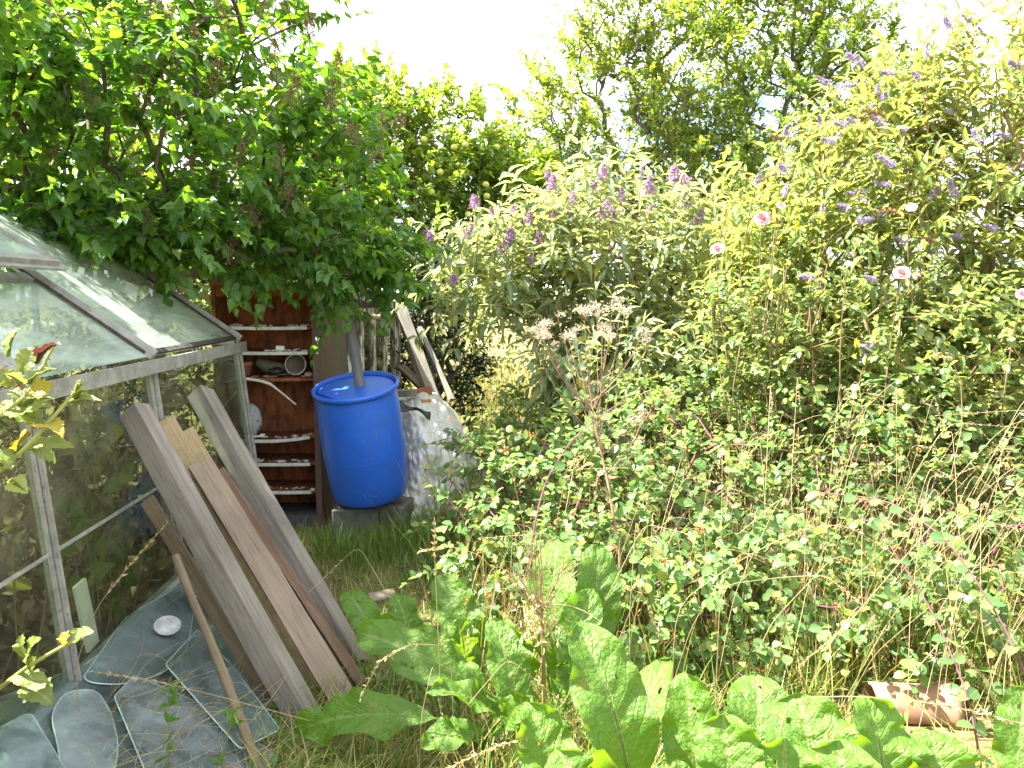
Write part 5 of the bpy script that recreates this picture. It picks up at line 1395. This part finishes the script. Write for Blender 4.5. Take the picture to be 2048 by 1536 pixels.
HR = [
    ('broad horseradish leaves standing at the bottom centre with torn edges', (1300, 1560, 2.25), [
        (1270, 1640, 2.12, 1160, 1245, 2.25, .20, (.25, -.8, .5)), (1400, 1640, 2.1, 1372, 1345, 2.22, .15, (-.2, -.55, .8)), (1130, 1660, 2.1, 1062, 1405, 2.2, .16, (.2, -.7, .6)),
        (1470, 1660, 1.95, 1445, 1425, 2.05, .17, (-.1, -.5, .85)), (1230, 1620, 2.3, 1330, 1310, 2.5, .15, (-.3, -.5, .8)), (1180, 1690, 1.9, 1120, 1500, 1.98, .14, (.1, -.6, .8)), (1370, 1700, 1.88, 1330, 1520, 1.95, .16, (0, -.5, .85))]),
    ('sunlit broad horseradish leaves at the bottom right, flattest clump', (1680, 1600, 2.1), [
        (1500, 1640, 2.1, 1518, 1345, 2.32, .20, (.1, -.5, .85)), (1650, 1660, 2.0, 1598, 1385, 2.18, .23, (-.1, -.45, .9)), (1770, 1660, 2.0, 1738, 1392, 2.12, .23, (.05, -.42, .9)), (1880, 1660, 2.0, 1862, 1460, 2.08, .18, (.2, -.5, .85)),
        (2030, 1600, 2.2, 2050, 1370, 2.35, .14, (-.2, -.5, .85)), (1690, 1700, 1.9, 1680, 1480, 1.96, .2, (-.1, -.5, .85)), (1560, 1690, 1.92, 1570, 1470, 2.0, .17, (0, -.5, .85))]),
    ('shaded horseradish clump spreading beside the leaning posts', (960, 1420, 2.75), [
        (1000, 1400, 2.75, 715, 1262, 2.85, .20, (.1, -.6, .8)), (900, 1440, 2.6, 590, 1462, 2.72, .16, (.1, -.55, .8)), (1010, 1430, 2.7, 868, 1375, 2.5, .15, (.3, -.5, .8)), (960, 1450, 2.55, 842, 1495, 2.42, .12, (.2, -.5, .8)),
        (900, 1390, 2.95, 758, 1235, 3.1, .13, (.1, -.75, .6)), (760, 1290, 3.25, 690, 1180, 3.38, .14, (.2, -.7, .7)), (830, 1310, 3.2, 792, 1185, 3.3, .13, (.1, -.6, .8)), (1040, 1480, 2.6, 985, 1235, 2.75, .15, (.4, -.7, .5)), (1010, 1450, 2.62, 1060, 1395, 2.5, .11, (.2, -.6, .7))]),
    ('upright horseradish clump behind the dried tasselled plant', (1110, 1340, 2.95), [
        (1095, 1350, 2.9, 1115, 1075, 3.05, .18, (-.2, -.85, .4)), (1170, 1340, 2.95, 1200, 1088, 3.08, .19, (.2, -.8, .5)), (960, 1360, 3.1, 878, 1148, 3.22, .17, (.2, -.75, .6)), (1110, 1420, 2.75, 1185, 1175, 2.9, .15, (-.2, -.8, .5)),
        (1060, 1380, 2.85, 1010, 1240, 2.88, .16, (-.3, -.7, .6)), (1150, 1400, 2.8, 1135, 1255, 2.82, .13, (.1, -.7, .6)), (930, 1340, 3.0, 915, 1240, 2.95, .12, (.2, -.6, .8))])]
seed = 100
for lab, (bu, bv, bd), lf in HR:
    base = W(bu, bv, bd) * [1, 1, 0]
    t = thing('horseradish_plant', lab, 'plant', base, 'horseradish clumps in the foreground')
    for (u0, v0, d0, u1, v1, d1, w_, fc) in lf:
        seed += 1
        p0, p1 = W(u0, v0, d0), W(u1, v1, d1); p0[2] = max(p0[2], .03)
        ext = base + np.array([0, 0, .01])
        big_leaf(p0, p1, w_ * (.92 if 'shaded' in lab else 1.05), fc, rs.uniform(.04, .13), .10, seed, rs.uniform(.08, .18), tipcurl=rs.uniform(0, .35), twist=rs.uniform(-.5, .5)).build('leaf', LEAF_BIG, t, True)
        b = MB()
        b.tube(bez(ext, (ext + p0) / 2 + [0, 0, .03], p0, 6), np.linspace(.007, .005, 6), 6); b.build('leaf_stalk', LEAF_BIG, t, True)

# ------------------------------------------------------------------ brambles at the left edge
BST = leaf_mat('bramble_cane', [(0, (.26, .32, .08)), (1, (.34, .36, .09))], .1, .5, .4)
RST = bark('red_bramble_cane', (.22, .08, .05), (.32, .15, .09))
pr = lambda x: np.sin(math.pi * np.clip(x, 0, 1) ** .75) ** .8 * (1 - .12 * x)
BR = [('yellowing bramble spray catching sun at the left edge', 1.12, [[(-90, 1010), (-20, 960), (60, 888), (110, 830), (152, 782), (163, 765)], [(-60, 690), (30, 760), (45, 770)], [(-70, 900), (0, 830), (55, 790), (108, 690)]], [
    (12, 712, 36, 655, .030, 1), (40, 745, 78, 690, .030, 1), (72, 722, 120, 684, .026, 3), (52, 762, 112, 735, .034, 0), (60, 790, 108, 768, .034, 2), (85, 845, -5, 815, .04, 0), (70, 812, 15, 780, .035, 0), (66, 850, 125, 868, .042, 2), (58, 892, 150, 894, .030, 0),
    (60, 894, 112, 924, .034, 0), (20, 830, -35, 850, .03, 1), (42, 805, 110, 795, .022, 0), (140, 802, 202, 799, .012, 0), (150, 788, 160, 758, .012, 0), (148, 792, 176, 778, .014, 1), (25, 900, -5, 938, .032, 0), (-5, 900, 22, 940, .03, 0), (95, 810, 40, 830, .034, 0), (38, 830, 8, 800, .03, 2),
    (-10, 870, -50, 890, .04, 0), (55, 865, 30, 900, .034, 2), (0, 740, 30, 775, .03, 0), (48, 772, 10, 745, .028, 0), (20, 960, 55, 985, .03, 0)]),
    ('small bright bramble shoot low at the left edge', 1.75, [[(-80, 1440), (0, 1375), (60, 1330), (130, 1290), (165, 1275)]], [
    (52, 1318, 45, 1268, .036, 1), (55, 1318, 78, 1275, .034, 1), (52, 1322, 62, 1345, .03, 0), (128, 1292, 138, 1260, .03, 2), (150, 1282, 186, 1262, .026, 1), (150, 1280, 160, 1255, .022, 1), (20, 1360, 100, 1362, .034, 0), (45, 1365, 106, 1408, .044, 0), (-10, 1370, -50, 1340, .05, 0), (-5, 1390, -20, 1440, .05, 0)])]
for lab, d, canes, lf in BR:
    base = W(canes[0][0][0] - 140, canes[0][0][1], d) * [1, 1, 0]
    t = thing('bramble', lab, 'bramble', base)
    for ci, cn_ in enumerate(canes):
        P = np.array([W(u, v_, d + .02 * math.sin(i * 2.0 + ci)) for i, (u, v_) in enumerate(cn_)])
        P = np.concatenate([[base + [.02 * ci, 0, 0]], [(base + P[0]) / 2 + [-.04, 0, .12]], P])
        n = len(P); tt = np.linspace(0, n - 1, 40); Q = np.stack([np.interp(tt, np.arange(n), P[:, i]) for i in range(3)], 1)
        for _ in range(2): Q[1:-1] = (Q[:-2] + 2 * Q[1:-1] + Q[2:]) / 4
        b = MB(); b.tube(Q, np.linspace(.0042, .0022, 40) * d / 1.15, 7)
        k = 90; ii = rs.randint(12, 40, k); dr = unit(rs.normal(size=(k, 3)))
        b.tubes(np.stack([Q[ii], Q[ii] + dr * .004, Q[ii] + dr * .0075], 1), np.array([.0009, .0005, .0001]), 4)
        b.build('cane', RST if ci == 1 else BST, t, True)
    for i, (u0, v0, u1, v1, w_, k) in enumerate(lf):
        seed += 1
        mt = (LEAF_BRAMBLE, LEAF_BRAMBLE, LEAF_YELLOW, LEAF_WINE)[k]
        big_leaf(W(u0, v0, d + rs.uniform(-.02, .02)), W(u1, v1, d + rs.uniform(-.05, .03)), w_ * d / 1.12, (rs.normal(-.1, .4), -.45, .85), .08, .06, seed, .05, 26, 9, .10, 0, pr, .15).build(
            'leaf', mt, t, True, None, {2: 'yellow leaf', 3: 'dark red leaf'}.get(k))

# ------------------------------------------------------------------ grasses
def scatter(n, x0, x1, y0, y1, f=None):
    P = np.stack([rs.uniform(x0, x1, n), rs.uniform(y0, y1, n), np.zeros(n)], 1)
    if f is not None: P = P[f(P[:, 0], P[:, 1])]
    P = P[~((P[:, 0] > 1.18) & (P[:, 0] < 1.78) & (P[:, 1] > 2.55) & (P[:, 1] < 3.12))]       # the pipe lies here
    P[:, 2] = ground_z(P[:, 0], P[:, 1])
    return P
out_gh = lambda x, y: ~((x < GO[0] + .054 * (GO[1] - y) + .12) & (y < 5.25))
clear = lambda x, y: out_gh(x, y) & ~((x > -1.98) & (x < -1.25) & (y > 5.5)) & ~((x > -1.2) & (x < -.7) & (y > 5.2) & (y < 5.85))
mb = MB()
P = scatter(17000, -2.2, 1.2, 1.6, 9.5, clear); blades(mb, P, rs.uniform(.02, .075, len(P)), rs.uniform(.003, .006, len(P)), rs.uniform(.3, 1.1, len(P)), 4)
P = scatter(9000, -1.6, .5, 3.3, 6.6, clear); P = P[(np.sin(P[:, 0] * 5 + 1) * np.sin(P[:, 1] * 4.1) > -.1)]; blades(mb, P, rs.uniform(.05, .13, len(P)), rs.uniform(.003, .005, len(P)), rs.uniform(.2, .8, len(P)), 5)
P = scatter(5200, -.1, 2.8, 2.2, 3.5); blades(mb, P, rs.uniform(.1, .36, len(P)), rs.uniform(.003, .006, len(P)), rs.uniform(.2, .9, len(P)), 5)
tag(mb.build('path_grass', GRASS_G, None, True), 'short patchy grass of the path between shed and shrubs', 'grass', kind='stuff')
mb = MB()
P = scatter(5500, -1.5, 1.0, 1.6, 6.5, clear); P[:, 2] += .004
az = rs.uniform(0, 6.28, len(P)); blades(mb, P, rs.uniform(.04, .14, len(P)), rs.uniform(.002, .004, len(P)), rs.uniform(1.25, 1.5, len(P)), 4, az, .15)
tag(mb.build('straw_litter', STRAW, None, True), 'flattened dry straw lying over the path', 'straw', kind='stuff')
mb = MB()
for cx, cy, n, h, sp in [(-.70, 5.22, 420, .26, .10), (-1.02, 5.08, 520, .24, .14), (-.82, 5.05, 420, .22, .12), (-.52, 5.35, 420, .30, .13), (-.62, 5.0, 300, .2, .16), (-.35, 5.3, 260, .24, .14), (-1.30, 5.3, 150, .15, .1), (-.9, 4.75, 200, .13, .2), (-.25, 5.6, 240, .3, .15)]:
    P = np.stack([rs.normal(cx, sp, n), rs.normal(cy, sp, n), np.zeros(n)], 1)
    blades(mb, P, rs.uniform(.4, 1.15, n) * h, rs.uniform(.003, .006, n), rs.uniform(.1, .75, n), 6)
tag(mb.build('long_grass', GRASS_G, None, True), 'longer green grass growing round the barrel blocks and tarpaulin', 'grass', kind='stuff')
mb = MB()
P = scatter(7500, 1.35, 4.2, 2.4, 5.2); dens = .5 + .5 * np.sin(P[:, 0] * 2.3 + P[:, 1] * 3.1); P = P[rs.uniform(0, 1, len(P)) < .35 + .65 * dens]
blades(mb, P, rs.uniform(.15, .55, len(P)), rs.uniform(.003, .007, len(P)), rs.uniform(.25, .95, len(P)), 6)
P = scatter(3500, -.2, 1.6, 2.2, 5.0); blades(mb, P, rs.uniform(.1, .42, len(P)), rs.uniform(.003, .006, len(P)), rs.uniform(.2, .9, len(P)), 6)
P = scatter(5000, -1.0, 2.6, 1.6, 2.7); blades(mb, P, rs.uniform(.08, .26, len(P)), rs.uniform(.003, .006, len(P)), rs.uniform(.3, 1.2, len(P)), 5)
P = scatter(2600, 1.1, 3.6, 2.7, 4.7); P = P[rs.uniform(0, 1, len(P)) < .3 + .7 * (.5 + .5 * np.sin(P[:, 0] * 2.3 + P[:, 1] * 3.1))]
blades(mb, P, rs.uniform(.45, .95, len(P)), rs.uniform(.003, .006, len(P)), rs.uniform(.1, .55, len(P)), 6)
P = scatter(900, -.3, 1.3, 2.9, 5.8); blades(mb, P, rs.uniform(.4, .85, len(P)), rs.uniform(.003, .005, len(P)), rs.uniform(.1, .5, len(P)), 6)
P = scatter(5200, -.6, 4.5, 5.0, 10.5); blades(mb, P, rs.uniform(.25, .8, len(P)), rs.uniform(.005, .010, len(P)), rs.uniform(.1, .6, len(P)), 5)
P = scatter(3000, -3, 9, 9.5, 14); blades(mb, P, rs.uniform(.3, .9, len(P)), rs.uniform(.010, .02, len(P)), rs.uniform(.1, .6, len(P)), 4)
tag(mb.build('meadow_grass', GRASS_MIX, None, True), 'yellowing tangled long grass between and right of the shrubs', 'grass', kind='stuff')

def stalk(mb, lv, P, r=.0016, head=.28, nsp=34, hl=.016, spread=.5):
    n = len(P); tt = np.linspace(0, n - 1, 30); Q = np.stack([np.interp(tt, np.arange(n), P[:, i]) for i in range(3)], 1)
    for _ in range(2): Q[1:-1] = (Q[:-2] + 2 * Q[1:-1] + Q[2:]) / 4
    mb.tube(Q, np.linspace(r, r * .6, 30), 5)
    T = unit(np.gradient(Q, axis=0)); i = np.linspace(30 * (1 - head), 29, nsp).astype(int)
    lv.add(Q[i] + rs.normal(0, .0015, (nsp, 3)), T[i] + rs.normal(0, spread, (nsp, 3)), rs.normal(size=(nsp, 3)), hl * rs.uniform(.7, 1.2, nsp), .3, LANCE)
# the mass of seeding stalks
mb = MB(); lv = Leaves()
for k in range(440):
    if k >= 330: x, y = rs.uniform(1.1, 2.9), rs.uniform(3.0, 4.6)
    elif k < 190: x, y = rs.uniform(1.2, 3.2), rs.uniform(2.6, 4.9)
    elif k < 290: x, y = rs.uniform(.0, 1.6), rs.uniform(2.8, 5.2)
    else: x, y = rs.uniform(-.5, .2), rs.uniform(2.4, 5.6)
    h = rs.uniform(.75, 1.25) if k >= 330 else rs.uniform(.45, 1.0) if x > .2 else rs.uniform(.3, .6); a = rs.normal(.3, 1.2); ln = rs.uniform(.1, .75) * h
    p = np.array([x, y, 0]); q = p + [math.cos(a) * ln, math.sin(a) * ln * .6, h]; bend = q + [math.cos(a) * ln * .7, 0, -.16 * rs.uniform(0, 1.6)]
    stalk(mb, lv, np.array([p, p * .5 + q * .5 + [-.1 * ln, 0, .05], q, bend]), .0013, .26, 22, .013)
lv.into(mb)
tag(mb.build('seeding_stalks', STRAW_PALE, None, True), 'thin mass of pale seeding grass stalks rising from the shrubs', 'grass', kind='stuff')
ST = [
    ('pale seed stalk lying across the stacked glass sheets', [(660, 1452, 2.75), (520, 1415, 2.6), (400, 1383, 2.5), (290, 1358, 2.45), (188, 1344, 2.42)], .35),
    ('feathery grass stalk in front of dark greenhouse glass', [(150, 1330, 2.5), (195, 1212, 2.55), (255, 1135, 2.6), (332, 1048, 2.62)], .42),
    ('thick pale seed stalk stretching along the bottom right', [(1560, 1398, 2.0), (1700, 1392, 1.98), (1830, 1402, 1.95), (1930, 1418, 1.92), (2060, 1452, 1.9)], .38),
    ('long straight straw slanting down towards the sunlit leaves', [(1890, 1022, 2.7), (1800, 1125, 2.65), (1690, 1255, 2.6), (1600, 1330, 2.55)], .35),
    ('arching pale grass stalk above the middle shrub', [(1350, 1210, 2.9), (1480, 1120, 2.9), (1600, 1058, 2.9), (1690, 1048, 2.88), (1780, 1104, 2.85)], .4),
    ('lower arching grass stalk under the other arch', [(1440, 1170, 2.8), (1560, 1155, 2.8), (1650, 1150, 2.78), (1722, 1208, 2.75)], .35),
    ('seed stalk curving over the bottom edge beside leaves', [(1120, 1455, 2.2), (1060, 1475, 2.15), (985, 1495, 2.1), (890, 1540, 2.05)], .5),
    ('tall golden stalk at the path edge of the shrub', [(1062, 1190, 3.3), (1050, 1060, 3.3), (1025, 950, 3.3), (1002, 860, 3.3)], .3),
    ('hooked pale stalk bending over at the right', [(1900, 960, 3.2), (1925, 850, 3.2), (1922, 760, 3.2), (1900, 715, 3.2), (1868, 712, 3.2)], .3),
    ('drooping green grass head beside the shaded leaves', [(905, 1330, 2.6), (880, 1290, 2.55), (820, 1288, 2.5), (760, 1320, 2.48), (720, 1395, 2.46)], .45),
    ('upright stalk rising through the path edge leaves', [(882, 1400, 2.7), (876, 1260, 2.7), (870, 1130, 2.7), (869, 1040, 2.7)], .22),
    ('curled dead grass stalk over the shaded leaves', [(1010, 1165, 3.0), (960, 1110, 3.0), (900, 1092, 3.0), (842, 1102, 3.0)], .3)]
for lab, pts, hd in ST:
    P = np.array([W(*p_) for p_ in pts])
    base = P[0] * [1, 1, 0]
    t = thing('grass_stalk', lab, 'grass stalk', base, 'single grass stalks in the foreground')
    P = np.concatenate([[base + [0, .02, 0]], P]) if P[0][2] < .75 else P
    mb = MB(); lv = Leaves(); stalk(mb, lv, P, .0017, hd, 46, .017, .35)
    mb.build('stem', STRAW, t, True); lv.build('seed_head', STRAW_PALE, t)
# tangled straw and small weed over the glass sheets
mb = MB()
for k in range(150):
    u, v_ = rs.uniform(200, 620), rs.uniform(1330, 1560)
    p = SP(u, v_, .07); a = rs.uniform(0, 6.28); L = rs.uniform(.08, .3)
    q = p + np.array([math.cos(a), math.sin(a), rs.uniform(-.1, .35)]) * L
    if out_gh(q[0] - .05, q[1]): mb.tube(bez(p - [0, 0, .04], (p + q) / 2 + rs.normal(0, .05, 3), q, 9), np.linspace(.0012, .0006, 9), 3)
tag(mb.build('tangled_straw', STRAW, None, True), 'tangle of dry stems straying over the stacked glass', 'straw', kind='stuff')
mb = MB(); P = np.stack([rs.uniform(-1.3, -.35, 2600), rs.uniform(2.3, 3.4, 2600), np.zeros(2600)], 1)
P = P[out_gh(P[:, 0] - .62, P[:, 1])]
blades(mb, P, rs.uniform(.08, .25, len(P)), rs.uniform(.0025, .005, len(P)), rs.uniform(.3, 1.2, len(P)), 5)
tag(mb.build('foot_grass', GRASS_G, None, True), 'dull grass growing at the feet of the leaning timbers', 'grass', kind='stuff')
for (u, v_, d, h, n, lab) in [(318, 1480, 2.3, .22, 26, 'small willowy weed growing up in front of stacked glass'), (430, 1520, 2.3, .12, 16, 'tiny seedling weed beside the round pole'), (1960, 1060, 3.0, .5, 150, 'leafy green weed patch among yellow grass at right')]:
    p = W(u, v_, d) * [1, 1, 0] ; pz = W(u, v_, d)[2]
    t = thing('weed', lab, 'weed', p, 'small weeds'); mb = MB(); lv = Leaves()
    m_ = 1 if n < 50 else 14
    for k in range(m_):
        s0 = p + [rs.normal(0, .14) if m_ > 1 else 0, rs.normal(0, .14) if m_ > 1 else 0, 0]; s1 = s0 + [rs.normal(0, .05), rs.normal(0, .05), max(pz, .05) + h * rs.uniform(.4, 1) if m_ == 1 else h * rs.uniform(.8, 1.3)]
        Q = bez(s0, (s0 + s1) / 2 + rs.normal(0, .03, 3), s1, 10); mb.tube(Q, np.linspace(.003, .0012, 10), 5)
        q = n // m_; i = rs.randint(4, 10, q)
        lv.add(Q[i], rs.normal(size=(q, 3)) * [1, 1, .3] + [0, 0, .25], rs.normal(0, .3, (q, 3)) + [0, -.2, 1], rs.uniform(.03, .06, q), .3, LANCE)
    mb.build('stem', LEAF_VINE, t, True); lv.build('foliage', LEAF_BIG if m_ == 1 else LEAF_ROSE, t)

# small broad weeds hugging the path
lv = Leaves(); P = scatter(4200, -1.5, .3, 3.0, 6.4, clear); P = P[np.sin(P[:, 0] * 4.3) * np.sin(P[:, 1] * 3.3 + 1) > .15]; P[:, 2] += rs.uniform(.01, .06, len(P))
lv.add(P, rs.normal(size=(len(P), 3)) * [1, 1, .2] + [0, 0, .2], rs.normal(0, .3, (len(P), 3)) + [0, 0, 1], rs.uniform(.02, .045, len(P)), .6, OVAL)
tag(lv.build('low_weeds', LEAF_ROUND), 'low broad leaved weeds scattered over the path', 'ground cover', kind='stuff')

# ------------------------------------------------------------------ growth inside the greenhouse
t = thing('climbing_vine', 'climbing vine with yellow green leaves pressed inside greenhouse glass', 'vine', GH(2.6, -.2, .1))
mb = MB(); lv = Leaves()
for k in range(24):
    a = rs.uniform(1.4, 3.4); p = GH(a, -.06, .1); q = GH(a + rs.normal(0, .3), -.03 - rs.uniform(0, .1), rs.uniform(.5, 1.2))
    Q = bez(p, (p + q) / 2 + rs.normal(0, .10, 3) * [.4, 1, 1], q, 12); Q[:, 0] = np.minimum(Q[:, 0], GO[0] + .054 * (GO[1] - Q[:, 1]) - .03); mb.tube(Q, np.linspace(.004, .002, 12), 5)
    i = rs.randint(3, 12, 7)
    lv.add(Q[i], GA * rs.normal(0, 1, (7, 1)) + np.array([0, 0, -.4]) + rs.normal(0, .3, (7, 3)), GB + rs.normal(0, .45, (7, 3)), rs.uniform(.06, .11, 7), .95, HEART) # against the glass
mb.build('stem', STEM_TAN, t, True); lv.build('foliage', LEAF_VINE, t)
t = thing('tomato_plant', 'bright green leafy plant glimpsed inside the greenhouse corner bay', 'plant', GH(.65, -.55, .1))
mb = MB(); lv = Leaves()
for k in range(12):
    p = GH(.65 + rs.normal(0, .08), -.55, .1); q = GH(.65 + rs.normal(0, .3), -.55 + rs.normal(0, .2), rs.uniform(.8, 1.35)); Q = bez(p, (p + q) / 2 + rs.normal(0, .06, 3), q, 10); mb.tube(Q, np.linspace(.006, .002, 10), 5)
    i = rs.randint(3, 10, 26); lv.add(Q[i], rs.normal(size=(26, 3)) + [0, 0, -.3], rs.normal(0, .4, (26, 3)) + [0, 0, 1], rs.uniform(.05, .11, 26), .4, LANCE)
mb.build('stem', LEAF_VINE, t, True); lv.build('foliage', LEAF_VINE, t)
lv = Leaves(); N = 3000
a, bb = 4.1 * rs.uniform(.04, 1, N) ** 1.3, -rs.uniform(.05, 1.3, N)
hz = .11 + rs.uniform(0, 1, N) ** 1.6 * (.9 + .25 * np.sin(a * 4)) * (1 - .2 * np.abs(bb))
P = np.array([GH(x, y, z) for x, y, z in zip(a, bb, hz)])
lv.add(P, rs.normal(size=(N, 3)) + [0, 0, -.5], rs.normal(size=(N, 3)), rs.uniform(.04, .12, N), .5, LANCE)
mb = MB(); lv.into(mb)
for k in range(150):
    p = GH(4.1 * rs.uniform(.04, 1) ** 1.3, -rs.uniform(.1, 1.3), .1); q = p + np.array([rs.normal(0, .1), rs.normal(0, .25), rs.uniform(.3, 1.05)]); mb.tube(bez(p, (p + q) / 2 + rs.normal(0, .08, 3), q, 7), .0025, 4)
tag(mb.build('withered_growth', LEAF_DEAD, None, True), 'brown withered plants crowding the greenhouse floor', 'withered plants', kind='stuff')
